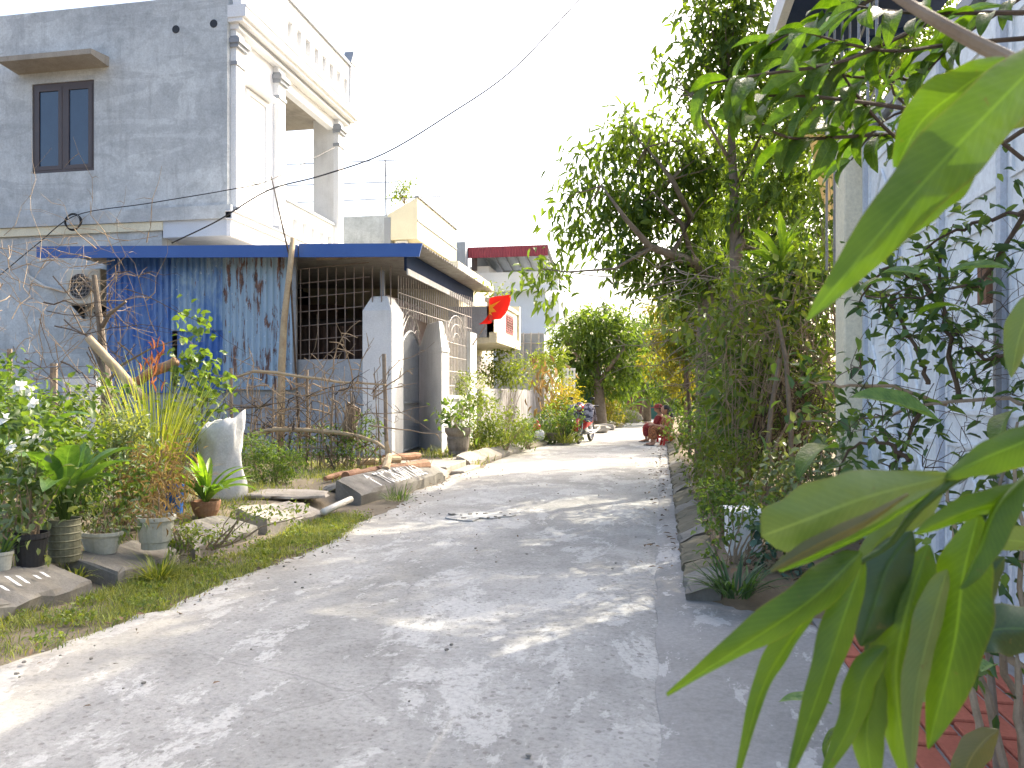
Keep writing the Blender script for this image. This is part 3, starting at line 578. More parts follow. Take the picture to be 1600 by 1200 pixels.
# air conditioner on the side wall
a0 = PY(103, 421, YA - .36); a1 = PY(157, 474, YA - .36); aw, ah = a1.x - a0.x, a0.z - a1.z
ac = thing('air_conditioner', 'cream air conditioner unit with round fan grille on the grey wall', 'air conditioner', (a0.x, YA - .36, a1.z))
mb = MB().box(0, aw, 0, .32, 0, ah); bevel(mb.build('casing', AC_BODY, ac), .02, 2)
cx, cz, r_ = aw * .42, ah * .5, ah * .36
mb = MB(); mb.tube([(cx, -.012, cz), (cx, -.004, cz)], r_, 28); mb.build('fan_opening', BLACK, ac)
mb = MB()
for q in (.34, .67, 1.0): mb.tube([(cx + math.cos(2 * math.pi * k / 24) * r_ * q, -.022, cz + math.sin(2 * math.pi * k / 24) * r_ * q) for k in range(25)], .007, 5)
for k in range(-3, 4):
    s_ = math.sqrt(max(0, 1 - (k / 3.6) ** 2)) * r_; mb.tube([(cx - s_, -.018, cz + k * r_ / 3.6), (cx + s_, -.018, cz + k * r_ / 3.6)], .005, 4); mb.tube([(cx + k * r_ / 3.6, -.018, cz - s_), (cx + k * r_ / 3.6, -.018, cz + s_)], .005, 4)
mb.build('fan_grille', BAR_PALE, ac)
for x in (.12, aw - .18): MB().prism([(.36, -.02), (-.0, -.02), (.36, -.28)], 'x', x, x + .04).build('bracket', BLACK, ac)
mb = MB(); pp = [PY(38, 420, YA - .05), PY(45, 432, YA - .05), PY(70, 448, YA - .06), PY(102, 456, YA - .1)]; o = mb.tube(pp, .035, 8).build('drain_hose', PVC, smooth=True); o.parent = ac; o.matrix_parent_inverse = Matrix.Translation(ac.location).inverted()
# ------------------------------------------------------------------ lean-to shed with blue fascia
SH = thing('lean_to_shed', 'lean-to shed of blue and rusty corrugated sheets under a blue roof edge', 'shed', (-8, 15, 0))
bpy.context.view_layer.update()
YF = 13.0; YW = 13.5
fl = PY(57, 385, YF); fl2 = PY(57, 403, YF); fr = PY(660, 381, YF); fr2 = PY(660, 401, YF)
xj = PY(465, 382, YF).x; zj = lambda x, a, b: a.z + (b.z - a.z) * (x - a.x) / (b.x - a.x)
mb = MB(); mb.add([fl, fl2, (xj, YF, zj(xj, fl2, fr2)), (xj, YF, zj(xj, fl, fr))] + [(q[0], YF + .03, q[2]) for q in (fl, fl2, (xj, YF, zj(xj, fl2, fr2)), (xj, YF, zj(xj, fl, fr)))], [(0, 1, 2, 3), (7, 6, 5, 4), (0, 3, 7, 4), (1, 5, 6, 2), (0, 4, 5, 1), (3, 2, 6, 7)]); part(SH, 'fascia', mb, BLUE)
x2 = xj + .03; q = [(x2, YF - .012, zj(x2, fl, fr) + .015), (x2, YF - .012, zj(x2, fl2, fr2) - .005), (fr2.x - .06, YF - .012, fr2.z), (fr.x, YF - .012, fr.z + .01)]
mb = MB(); mb.add(q + [(a, b + .03, c) for a, b, c in q], [(0, 1, 2, 3), (7, 6, 5, 4), (0, 3, 7, 4), (1, 5, 6, 2), (0, 4, 5, 1), (3, 2, 6, 7)]); part(SH, 'fascia', mb, BLUE)
# corrugated roof: ridges run down towards the road side
XE = fr.x + .0; roof = []; nyc = 150; Y1 = 19.2
for sgn in (0, 1):
    for k in range(nyc + 1):
        y = YF + .02 + (Y1 - YF) * k / nyc; zc = .018 * math.sin(k * math.pi / 2 + .3)
        roof.append([(x, y, zj(x, fl, fr) - .02 + zc - .012 * sgn) for x in (fl.x + .05, -8, XE)])
mb = MB(); mb.loft(roof[:nyc + 1], closed=False, cap=False); mb.loft(roof[nyc + 1:], closed=False, cap=False); part(SH, 'roof', mb, TILE_GREY)
# right side eave: dark beam under the roof edge, purlin
xb = XE - .42; zb = zj(xb, fl, fr) - .04
B(SH, 'eave_beam', NAVY, (xb - .05, xb, YW - .1, 18.7, zb - .36, zb - .02)); B(SH, 'eave_flashing', WHITE_D, (xb + .001, xb + .03, YW - .1, 18.75, zb - .44, zb - .33))
B(SH, 'purlin', POLE_GREY, (xb - 1.75, xb - .05, YW - .12, YW - .06, zb - .12, zb - .06))
# corrugated wall sheets
def corr(x0, x1, z0, z1a, z1b, y, m, label=None, pitch=.13, amp=.022):
    n = max(8, int((x1 - x0) / pitch) * 6); top = []; bot = []
    for k in range(n + 1):
        t = k / n; x = x0 + (x1 - x0) * t; ph = (x / pitch) % 1.0; pr = min(1, max(0, 2.2 - abs(ph - .5) * 6.5)) * amp * 2 - amp
        bot.append((x, y - pr, z0)); top.append((x, y - pr, z1a + (z1b - z1a) * t))
    mb = MB(); mb.loft([bot, top], closed=False, cap=False); mb.loft([[(a, b + .004, c) for a, b, c in bot], [(a, b + .004, c) for a, b, c in top]], closed=False, cap=False)
    o = part(SH, 'wall_sheet', mb, m)
    if label: o['label'] = label
xs_ = [PY(u, 500, YW).x for u in (166, 268, 350, 460)]; zr = lambda x: zj(x, fl2, fr2) + .12
corr(xs_[0], xs_[1] + .03, 1.3, zr(xs_[0]), zr(xs_[1]), YW, SHEET_BLUE, 'solid blue corrugated sheet')
corr(xs_[1], xs_[2] + .03, 2.5, zr(xs_[1]), zr(xs_[2]), YW - .02, SHEET_WORN, 'faded blue corrugated sheet with chalky paint')
corr(xs_[1] + .1, xs_[2] + .05, 1.3, 2.62, 2.62, YW + .012, SHEET_BLUE)
corr(xs_[2], xs_[3], 1.36, zr(xs_[2]), zr(xs_[3]), YW - .03, SHEET_RUST, 'pale corrugated sheet streaked with rust')
B(SH, 'sheet_post', STEEL, (xs_[3] - .02, xs_[3] + .05, YW - .04, YW + .02, 1.4, zr(xs_[3])))
xp0, xp1 = PY(566, 560, YW).x, PY(612, 560, YW).x
B(SH, 'low_wall', CEM_AND_SHADE, (PY(168, 600, YW).x, xs_[3], YW + .06, YW + .22, 0, 1.42), (xs_[3], xp0, YW + .06, YW + .22, 0, 1.93))
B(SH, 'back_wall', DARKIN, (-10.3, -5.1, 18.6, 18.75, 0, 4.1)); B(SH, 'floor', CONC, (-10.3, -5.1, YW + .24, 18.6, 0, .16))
bpy.context.view_layer.update()
# dark corrugated inner screen seen behind the bars
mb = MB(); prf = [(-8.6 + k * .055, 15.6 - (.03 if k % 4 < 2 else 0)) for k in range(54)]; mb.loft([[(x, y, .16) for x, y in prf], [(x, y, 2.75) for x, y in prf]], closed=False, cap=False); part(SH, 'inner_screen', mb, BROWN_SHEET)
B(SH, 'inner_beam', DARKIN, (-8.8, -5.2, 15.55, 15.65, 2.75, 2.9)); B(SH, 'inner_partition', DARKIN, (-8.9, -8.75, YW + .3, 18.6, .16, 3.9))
B(SH, 'stored_box', BROWN_SHEET, (-7.9, -7.0, 16.2, 16.9, 2.9, 3.3), (-6.6, -6.1, 16.4, 16.9, 2.9, 3.2))
# bars between the sheet and the pillar
mb = MB(); zt_ = zr(xp0) - .1
for k in range(11):
    x = xs_[3] + .08 + k * (xp1 - .05 - xs_[3] - .08) / 10; mb.tube([(x, YW + .09, 1.9), (x, YW + .09, zt_ - .1)], .011, 5)
for k in range(7): z = 2.05 + k * .27; mb.tube([(xs_[3] + .03, YW + .09, z - .03), (xp0 + .1, YW + .09, z + .06)], .009, 5)
part(SH, 'front_bars', mb, BAR_BROWN)['kind'] = 'stuff'
# ------------------------------------------------------------------ gate with two white pillars
GT = thing('gate', 'white pillared entrance gate with grey barred door beside the shed', 'gate', (-4.9, 14.5, 0)); bpy.context.view_layer.update()
def pillar(poly, z1, z2, inset, m, label=None):
    cx = sum(p[0] for p in poly) / len(poly); cy = sum(p[1] for p in poly) / len(poly); mb = MB()
    q = [(p[0] + (cx - p[0]) * inset, p[1] + (cy - p[1]) * inset) for p in poly]
    mb.loft([[(x, y, 0) for x, y in poly], [(x, y, z1) for x, y in poly], [(x, y, z2) for x, y in q]]); o = part(GT, 'pillar', mb, m)
    bevel(o, .012, 1); return o
P1 = PX(629, 640, xp1 - .0); yb = P1.y
pillar([(xp0, YW), (xp1, YW), (xp1 + .02, yb), (xp0, yb)], PY(600, 485, YW).z, PY(600, 461, YW).z, .45, WHITE_D)
pa = G(690, 709, .11); pb = G(653, 701, .11); pcx = PX(703, 640, pa.x + .05)
pil2 = [(pa.x, pa.y), (pcx.x - .02, pcx.y), (pb.x + .42, pb.y + .1), (pb.x, pb.y)]
zq = CAMH + (V0 - 541) / FPX * depth(pa); zq2 = CAMH + (V0 - 498) / FPX * depth(pa); pillar(pil2, zq - .02, zq2, .5, WHITE_D)
mb = MB(); cx = sum(p[0] for p in pil2) / 4; cy = sum(p[1] for p in pil2) / 4; mb.loft([[(x + (x - cx) * .06, y + (y - cy) * .06, z) for x, y in pil2] for z in (zq - .10, zq - .02)]); part(GT, 'capping', mb, WHITE_D)
# steel post above the first pillar
pp = PY(597, 440, YW + .2); B(GT, 'steel_post', STEEL, (pp.x - .035, pp.x + .035, YW + .2, YW + .27, 2.8, zb - .3))
# door leaf between the pillars
d0 = Vector((xp1 - .02, yb + .03, 0)); d1 = Vector((pb.x + .02, pb.y + .0, 0)); dd = d1 - d0; nb = 15; zt0 = 2.25
leaf = MB()
def dp(t, z): return (d0.x + dd.x * t, d0.y + dd.y * t, z)
for t in (0.02, .98): leaf.tube([dp(t, .14), dp(t, 2.3 + (.0))], .035, 4)
leaf.tube([dp(0, .17), dp(1, .17)], .035, 4); leaf.tube([dp(0, 1.1), dp(1, 1.1)], .035, 4); leaf.tube([dp(k / 8, 2.3 + .25 * math.sin(math.pi * k / 8)) for k in range(9)], .03, 5)
lf = part(GT, 'door_frame', leaf, GATE_GREY)
bars = MB()
for k in range(1, nb): t = k / nb; bars.tube([dp(t, .17), dp(t, 2.28 + .25 * math.sin(math.pi * t))], .012, 5)
part(GT, 'door_bars', bars, GATE_GREY)['kind'] = 'stuff'
arch = MB()
for rr in (0, .16):
    arch.tube([dp(k / 10, 2.45 + rr + (.42 - rr * .3) * math.sin(math.pi * k / 10)) for k in range(11)], .016, 5)
for k in range(1, 7): t = k / 7; arch.tube([dp(t, 2.45 + .42 * math.sin(math.pi * t)), dp(.5 + (t - .5) * .4, 2.5)], .011, 4)
mb = MB(); mb.add([dp(.04, .2), dp(.96, .2), dp(.96, .62), dp(.04, .62)], [(0, 1, 2, 3)]); mb.add([Vector(dp(.04, .2)) + Vector((-.012, 0, 0)), Vector(dp(.96, .2)) + Vector((-.012, 0, 0)), Vector(dp(.96, .62)) + Vector((-.012, 0, 0)), Vector(dp(.04, .62)) + Vector((-.012, 0, 0))], [(3, 2, 1, 0)]); part(GT, 'kick_plate', mb, GATE_GREY)
part(GT, 'arch', arch, BAR_PALE)
# ------------------------------------------------------------------ barred front wall right of the gate
BW = thing('barred_wall', 'white low wall with tall pale bar grille and end post right of gate', 'wall', (pa.x, pa.y, 0)); bpy.context.view_layer.update()
XW = pcx.x - .05; y3a = PX(733, 600, XW).y; y3b = PX(743, 600, XW).y; y2 = pcx.y
B(BW, 'low_wall', WHITE, (XW - .16, XW, y2 - .1, y3a, 0, 1.18)); B(BW, 'sill', WHITE, (XW - .2, XW + .05, y2 - .1, y3a, 1.18, 1.26))
B(BW, 'end_post', WHITE_D, (XW - .24, XW + .03, y3a, y3b, 0, PX(738, 520, XW).z))
mb = MB(); nbar = 15
for k in range(nbar + 1): y = y2 + (y3a - y2) * k / nbar; mb.tube([(XW - .06, y, 1.24), (XW - .06, y, 2.75 + .02 * k % 3)], .011, 5)
for z in (1.45, 1.75, 2.05, 2.35): mb.tube([(XW - .06, y2, z), (XW - .06, y3a, z)], .011, 5)
for rr in (.3, .55, .8): mb.tube([(XW - .05, (y2 + y3a) / 2 + rr * math.cos(math.pi * k / 12), 2.35 + rr * .75 * math.sin(math.pi * k / 12)) for k in range(13)], .011, 5)
g0 = part(BW, 'window_bars', mb, BAR_PALE); g0['kind'] = 'stuff'
# long upper grille from the first pillar to the end post, under the eave
mb = MB(); pA = Vector((xp1 - .05, yb - .1, 0)); pB = Vector((XW - .1, y3b, 0)); nb = 34
for k in range(nb + 1):
    t = k / nb; p = pA.lerp(pB, t); z0 = 2.85 - .35 * t if t < .45 else 2.55; mb.tube([(p.x, p.y, z0), (p.x, p.y, zb - .35)], .010, 4)
for z in (2.95, 3.22):
    mb.tube([(pA.x, pA.y, z), (pB.x, pB.y, z - .15)], .010, 4)
part(BW, 'upper_bars', mb, BAR_PALE)['kind'] = 'stuff'
B(BW, 'inner_wall', mat('mauve_wall', (.42, .36, .38), (.36, .31, .33), 3, .8, .1), (XW - 1.6, XW - 1.5, y2 + .6, y3b + 2, .1, 3.4))
# ------------------------------------------------------------------ flag
fp = thing('flag', 'red flag with a yellow star on a slanting pole above the barred wall', 'flag', PX(735, 538, XW)); bpy.context.view_layer.update()
q0 = PX(735, 545, XW - .02); q1 = q0 + Vector((.75, .35, 1.0)); q1 = PD(785, 466, depth(q0) + .25); mb = MB(); mb.tube([q0, q0.lerp(q1, .55), q1], .014, 6); part(fp, 'pole', mb, POLE_GREY)
f0 = PD(797, 454, depth(q0) + .02); f1 = PD(762, 474, depth(q0) - .1); f2 = PD(752, 506, depth(q0) - .15); f3 = PD(779, 497, depth(q0) + .05)
def fpt(s, t):
    a = f0.lerp(f1, s); b = f3.lerp(f2, s); p = a.lerp(b, t); return p + Vector((.10 * math.sin(s * 7 + t * 3), .16 * math.sin(s * 8 + 1.5 * t), .03 * math.sin(t * 6)))
nx = 18; ny = 12; V = [fpt(i / nx, j / ny) for j in range(ny + 1) for i in range(nx + 1)]; F = [(j * (nx + 1) + i, j * (nx + 1) + i + 1, (j + 1) * (nx + 1) + i + 1, (j + 1) * (nx + 1) + i) for j in range(ny) for i in range(nx)]
mb = MB(); mb.add(V, F); part(fp, 'cloth', mb, REDCLOTH, smooth=True)
mb = MB(); c = (.47, .55); star = [(c[0] + math.cos(math.pi / 2 + k * math.pi / 5) * (.24 if k % 2 == 0 else .10), c[1] + math.sin(math.pi / 2 + k * math.pi / 5) * (.34 if k % 2 == 0 else .14)) for k in range(10)]
vs = [fpt(*c)] + [fpt(*s_) for s_ in star]; nrm = (f1 - f0).cross(f3 - f0).normalized(); nrm = -nrm if nrm.dot(Vector((0, -1, 0))) < 0 else nrm
mb.add([Vector(v) + nrm * .02 for v in vs], [(0, k + 1, (k + 1) % 10 + 1) for k in range(10)]); part(fp, 'star', mb, YELCLOTH)
# ------------------------------------------------------------------ houses further along on the left
# cream house with flat overhanging parapet
YB = 24.0
b0 = PY(606, 335, YB); b1 = PY(652, 308, YB); HB = thing('cream_house', 'cream house with boxy roof parapet and grey side wall behind the shed', 'house', (b0.x, YB + 3, 0)); bpy.context.view_layer.update()
xb0, xb1 = b0.x, b1.x; yfar = PX(713, 400, xb1).y; zbot = PY(630, 374, YB).z; ztop = b1.z; zl = PY(607, 335, YB).z
mb = MB(); mb.prism([(xb0, zbot), (xb1, zbot), (xb1, ztop), (xb0, zl)], 'y', YB, yfar); part(HB, 'roof_box', mb, CREAM)
zmid = (zbot + ztop) / 2 - .1; B(HB, 'string_line', GREYTRIM, (xb1, xb1 + .03, YB, yfar, zmid, zmid + .06), (xb1 - .1, xb1 + .05, YB, yfar, ztop + .001, ztop + .05))
xg = PY(526, 340, YB + .5).x
B(HB, 'side_wall', PLASTER, (xg - 4, xb0 + .1, YB + .5, YB + .7, 0, PY(560, 338, YB + .5).z)); B(HB, 'wall', CREAM, (xb0 + .1, xb1 - .55, YB + .3, yfar - .2, 0, zbot))
B(HB, 'gable_post', GREYTRIM, (xb0 - .12, xb0 + .1, YB - .02, YB + .3, 0, zl - .1))
p = PY(627, 370, YB + .15)
aco = B(HB, 'louvre_vent', WHITE_D, (p.x - .18, p.x + .22, YB + .1, YB + .3, zbot - .62, zbot - .02))
B(HB, 'louvre_slats', BLACK, *[(p.x - .12, p.x + .16, YB + .085, YB + .099, zbot - .55 + k * .1, zbot - .50 + k * .1) for k in range(5)])
# tv antenna behind
an = thing('antenna', 'tall rooftop antenna mast with thin crossbars above the cream house', 'antenna', PY(602, 345, YB + 1)); bpy.context.view_layer.update()
Ya = YB + .8
mb = MB(); mb.tube([PY(604, 375, Ya), PY(602, 250, Ya)], .028, 6); part(an, 'mast', mb, STEEL)
for (u0, v0_, u1, v1) in ((448, 257, 627, 250), (448, 290, 622, 284), (430, 318, 688, 307)):
    mb = MB(); mb.tube([PY(u0, v0_, Ya), PY(u1, v1, Ya)], .018, 5); part(an, 'crossbar', mb, STEEL)
mb = MB(); mb.tube([PY(603, 270, Ya), PY(614, 318, Ya)], .01, 4); part(an, 'stay', mb, STEEL)
# house with cream balcony and red emblem
XD = pcx.x + .25
yd0 = PX(771, 500, XD).y; yd1 = PX(808, 500, XD).y; zd1 = PX(771, 478, XD).z; zd0 = PX(771, 527, XD).z; zd1f = PX(771, 470, XD).z
HD = thing('balcony_house', 'house with cream balcony bearing a red emblem behind the flag', 'house', (XD - 1.5, yd0 + 2, 0)); bpy.context.view_layer.update()
xl = PY(700, 500, yd0).x
mb = MB(); mb.prism([(xl, zd0), (XD, zd0 - .0), (XD, zd1), (xl, zd1)], 'y', yd0, yd0 + .18); part(HD, 'balcony_side', mb, CEM_AND_SHADE)  # side of the cream balcony; its shade is put into the grey colour
B(HD, 'balcony_front', CREAM, (XD - .16, XD + .02, yd0, yd1, zd0, zd1 + .1)); B(HD, 'balcony_rail', CREAM, (XD - .2, XD + .06, yd0 - .05, yd1 + .05, zd1 + .1, zd1 + .2)); B(HD, 'balcony_lip', CREAM, (XD - .1, XD + .09, yd0 - .03, yd1 + .03, zd0 - .12, zd0 + .12))
B(HD, 'balcony_floor', CREAM, (xl, XD, yd0 + .02, yd1, zd0 - .14, zd0)); B(HD, 'wall', CREAM, (xl - 4, XD - 1.0, yd0 + .5, yd1 + 1.5, 0, zd1 + 1.2))
B(HD, 'far_post', CREAM, (XD - .2, XD + .08, yd1 - .1, yd1 + .12, zd0, zd1 + .35))
B(HD, 'shutter', TILE_GREY, *[(XD - 1.0, XD - .97 - .01 * (k % 2), yd0 + .7, yd1 + .9, .2 + k * .12, .31 + k * .12) for k in range(18)])
# emblem: a square red panel of lattice strokes with cut corners
ey0, ey1 = yd0 + (yd1 - yd0) * .45, yd0 + (yd1 - yd0) * .78; ez0, ez1 = zd0 + .22, zd1 - .02; ex = XD + .03
mb = MB(); c_ = .08
mb.prism([(ey0 + c_, ez0), (ey1 - c_, ez0), (ey1, ez0 + c_), (ey1, ez1 - c_), (ey1 - c_, ez1), (ey0 + c_, ez1), (ey0, ez1 - c_), (ey0, ez0 + c_)], 'x', XD + .021, ex); part(HD, 'emblem', mb, MAROON)
mb = MB()
for k in range(1, 8):
    t = k / 8; yy = ey0 + (ey1 - ey0) * t; zz = ez0 + (ez1 - ez0) * t
    mb.box(ex, ex + .012, yy - .009, yy + .009, ez0 + .06 + .1 * (k % 2), ez1 - .06 - .12 * ((k + 1) % 2)); mb.box(ex + .001, ex + .014, ey0 + .06, ey1 - .06 - .3 * (k % 2), zz - .009, zz + .009)
part(HD, 'emblem_lines', mb, ROSE)
# tall pale house with maroon roof further back
YC = 33.0
HC = thing('maroon_roof_house', 'pale blue and white house under a maroon metal roof canopy', 'house', PY(800, 600, YC)); HC.location.z = 0; bpy.context.view_layer.update()
c0 = PY(727, 387, YC); c1 = PY(856, 384, YC); c2 = PY(727, 400, YC); xw0 = PY(760, 500, YC + 1).x; xw1 = PY(853, 500, YC + 1).x
mb = MB(); nn_ = 60; prf = []
for k in range(nn_ + 1): prf.append((c0.x + (c1.x - c0.x) * k / nn_, YC - .03 * (k % 2)))
mb.loft([[(x, y, c2.z - .1) for x, y in prf], [(x, y, c0.z) for x, y in prf], [(x, y + .02, c0.z) for x, y in prf], [(x, y + .04, c2.z - .1) for x, y in prf]], closed=False, cap=False); part(HC, 'roof_fascia', mb, MAROON)
mb = MB(); mb.prism([(YC + .05, c0.z - .06), (YC + 5, c0.z - .95), (YC + 5, c0.z - .90), (YC + .05, c0.z)], 'x', c0.x, c1.x); part(HC, 'roof', mb, UNDER)
for k in range(7): x = c0.x + .6 + k * (c1.x - c0.x - .8) / 6; mb = MB(); mb.prism([(YC + .1, c0.z - .2), (YC + 4.9, c0.z - 1.1), (YC + 4.9, c0.z - .96), (YC + .1, c0.z - .07)], 'x', x, x + .09); part(HC, 'rafter', mb, STEEL)
B(HC, 'upper_back', CEM_AND_SHADE, (c0.x + .9, c1.x - .2, YC + 3.0, YC + 3.1, PY(800, 425, YC + 3).z, c0.z - .6))
zw = PY(800, 425, YC + .8).z; zw2 = PY(800, 455, YC + .8).z
B(HC, 'parapet', WHITE, (PY(742, 450, YC + .8).x, PY(872, 450, YC + .8).x, YC + .8, YC + 1.0, zw2, zw)); B(HC, 'ledge', WHITE, (PY(790, 450, YC + .8).x, PY(860, 450, YC + .6).x, YC + .6, YC + .8, zw2 - .0, zw2 + .1))
B(HC, 'wall', PALEBLUE, (PY(720, 500, YC + 1).x, xw1, YC + 1.0, YC + 7, 0, zw2)); B(HC, 'corner_post', CEM_AND_SHADE, (PY(712, 400, YC - .5).x, PY(727, 400, YC - .5).x, YC - .5, YC + .0, 0, PY(720, 378, YC - .5).z))
B(HC, 'side_window', FRAME, (c0.x + .10, c0.x + .35, YC + .78, YC + .84, zw + .1, zw + .75)); B(HC, 'side_panel', WHITE_D, (c0.x, c0.x + .9, YC + .84, YC + 3, zw - .3, c0.z - .7))
B(HC, 'side_balcony', WHITE, (xw1, xw1 + .5, YC + 2, YC + 4, PY(860, 500, YC + 2).z, PY(860, 462, YC + 2).z))
# grey lower annex with pale railing grid
HE = thing('grey_annex', 'low grey building with a pale pipe railing in front of pale blue house', 'building', PY(815, 600, YC - 3)); HE.location.z = 0; bpy.context.view_layer.update()
ea, eb = PY(776, 560, YC - 2).x, PY(850, 560, YC - 2).x; B(HE, 'wall', CEM_AND_SHADE, (ea, eb, YC - 2, YC + .7, 0, PY(800, 522, YC - 2).z))
mb = MB(); z0, z1 = PY(800, 580, YC - 2.1).z, PY(800, 522, YC - 2.1).z
for k in range(6): mb.tube([(ea + .2 + k * (eb - ea - .4) / 5, YC - 2.12, z0), (ea + .2 + k * (eb - ea - .4) / 5, YC - 2.12, z1 + .05)], .03, 5)
for k in range(5): mb.tube([(ea, YC - 2.1, z0 + k * (z1 - z0) / 4), (eb, YC - 2.1, z0 + k * (z1 - z0) / 4)], .022, 5)
part(HE, 'railing', mb, BAR_PALE)
B(HE, 'tiled_canopy', ROSE, (PY(828, 560, YC - 3).x, PY(850, 560, YC - 3).x, YC - 3, YC - 2.2, PY(840, 566, YC - 3).z, PY(840, 555, YC - 3).z))
# long grey garden wall
gw = MB(); xq = XD - .25; gy0, gy1 = y3b + .4, 28; top = []
nseg = 24
for k in range(nseg + 1): y = gy0 + (gy1 - gy0) * k / nseg; top.append((y, 1.42 + .02 * math.sin(k * 1.7)))
gw.prism([(gy0, -.05)] + top + [(gy1, -.05)], 'x', xq - .16, xq); o = gw.build('garden_wall', mat('streaked_wall', (.34, .33, .335), (.28, .27, .27), 2, .9, .4, 40, stain=(.10, .10, .09), sstr=.8)); tag(o, 'low grey garden wall with dark rain streaks behind the verge bushes', 'wall')
# white lattice fence panel, green shed, block at the lane's end
LFN = thing('lattice_fence', 'white lattice fence panel behind the yellow croton bush', 'fence', PY(892, 640, 27)); LFN.location.z = 0; bpy.context.view_layer.update()
l0, l1 = PY(882, 580, 27), PY(897, 610, 27); zl0, zl1 = PY(890, 625, 27).z, PY(890, 577, 27).z
for k in range(4): x = l0.x + (l1.x - l0.x) * k / 3; B(LFN, 'upright', WHITE, (x - .035, x + .035, 27, 27.06, 0, zl1))
for k in range(5): z = zl0 + (zl1 - zl0) * k / 4; B(LFN, 'rail', WHITE, (l0.x - .05, l1.x + .05, 26.97, 27.0, z - .04, z + .04))
GS = thing('green_shed', 'dark green corrugated shed half hidden behind the mango tree', 'shed', PY(915, 640, 30)); GS.location.z = 0; bpy.context.view_layer.update()
s0, s1 = PY(893, 620, 30).x, PY(935, 620, 30).x
mb = MB(); prf = [(s0 + k * .08, 30 - .04 * ((k // 2) % 2)) for k in range(int((s1 - s0) / .08))]; mb.loft([[(x, y, 0) for x, y in prf], [(x, y, 1.9) for x, y in prf], [(x, y + .02, 1.9) for x, y in prf]], closed=False, cap=False); part(GS, 'wall', mb, GREENSHED)
mb = MB(); mb.prism([(29.8, 1.9), (33, 2.3), (33, 2.35), (29.8, 1.96)], 'x', s0 - .2, s1 + .2); part(GS, 'roof', mb, UNDER)
EG = thing('end_building', 'dark teal gated building closing the far end of the lane', 'building', PY(1010, 655, 42)); EG.location.z = 0; bpy.context.view_layer.update()
e0, e1, e2 = PY(975, 640, 42).x, PY(1003, 640, 42).x, PY(1065, 640, 42).x; et = PY(1000, 618, 42).z
B(EG, 'red_wall', ROSE, (e0 - 3, e1, 42, 42.2, 0, et + .2)); B(EG, 'gate_wall', TEAL_DARK, (e1, e2, 41.95, 42.15, 0, et + .5))
B(EG, 'gate_door', GREENSHED, (e1 + .4, e1 + 1.0, 41.9, 41.95, 0, et - .1)); B(EG, 'gate_rib', STEEL, *[(e1 + .1 + k * .35, e1 + .14 + k * .35, 41.93, 41.949, .0, et + .4) for k in range(6)])
mb = MB(); mb.prism([(e1 - 1.2, et + .5), (e2, et + .3), (e2, et + .8), (e1 + .4, et + 1.4)], 'y', 41.3, 46); part(EG, 'roof', mb, TEAL_DARK)
# ------------------------------------------------------------------ plant builders
def pxblobs(px, Y, dr=.8):
    out = []
    for (u, v, ru, rv) in px:
        c = PY(u, v, Y); k = depth(c) / FPX; out.append((tuple(c), (ru * k, max(ru, rv) * k * dr, rv * k)))
    return out
SEED = [100]
def shrub(name, label, base, px, m, L=.06, dens=1.5, per=6, aspect=.42, stem=TWIG, cat='bush', out=.6, down=.2, spread=None, Y=None, zb=.12, nst=6, group=None, shell=.45, droop=1.0, extra=None, dr=.8):
    SEED[0] += 1; r = np.random.RandomState(SEED[0]); rr = random.Random(SEED[0])
    b = G(base[0], base[1], zb) if Y is None else PY(base[0], base[1], Y)
    if Y is not None: b.z = zb
    t = thing(name, label, cat, b, 0, group); bl = [(tuple(Vector(c) - b), q) for c, q in pxblobs(px, b.y, dr)]
    area = sum(math.pi * q[0] * q[2] for c, q in bl); nl = 1.7 * dens * area / (L * L * aspect * .55); nc = max(8, int(nl / per))
    o, P = foliage('leaves', m, t, bl, nc, per, L, r, aspect, out, down, spread or L * .8, shell, droop=droop)
    if nl > 12: o['kind'] = 'stuff'
    mb = MB(); idx = r.permutation(len(P))[:nst * 3]
    for j, i in enumerate(idx):
        p = Vector(P[i]); q = Vector((rr.uniform(-.04, .04), rr.uniform(-.04, .04), -.04))
        if p.z < .03: continue
        mb.tube(wander(q, p, 5, .03, rr), [.012, .010, .008, .006, .005, .003] if j < nst else [.006, .005, .004, .004, .003, .002], 5)
    if mb.v: mb.build('stems', stem, t)
    return t
def strap_plant(name, label, p, n, L, W, m, lean=(.1, .7), drp=(.3, 1.1), spread=.05, cat='plant', tint=None, group=None):
    SEED[0] += 1; r = np.random.RandomState(SEED[0]); t = thing(name, label, cat, p, 0, group)
    az = r.uniform(0, 2 * math.pi, n); rad = spread * np.sqrt(r.uniform(0, 1, n)); base = np.stack([np.cos(az) * rad, np.sin(az) * rad, np.zeros(n)], 1)
    az2 = az + r.normal(size=n) * .5
    o = blades('leaves', m, t, base, az2, L * r.uniform(.6, 1.15, n), r.uniform(*lean, n), r.uniform(*drp, n), W * r.uniform(.7, 1.2, n), r.uniform(0, 1, n), 6); o['kind'] = 'stuff'; return t
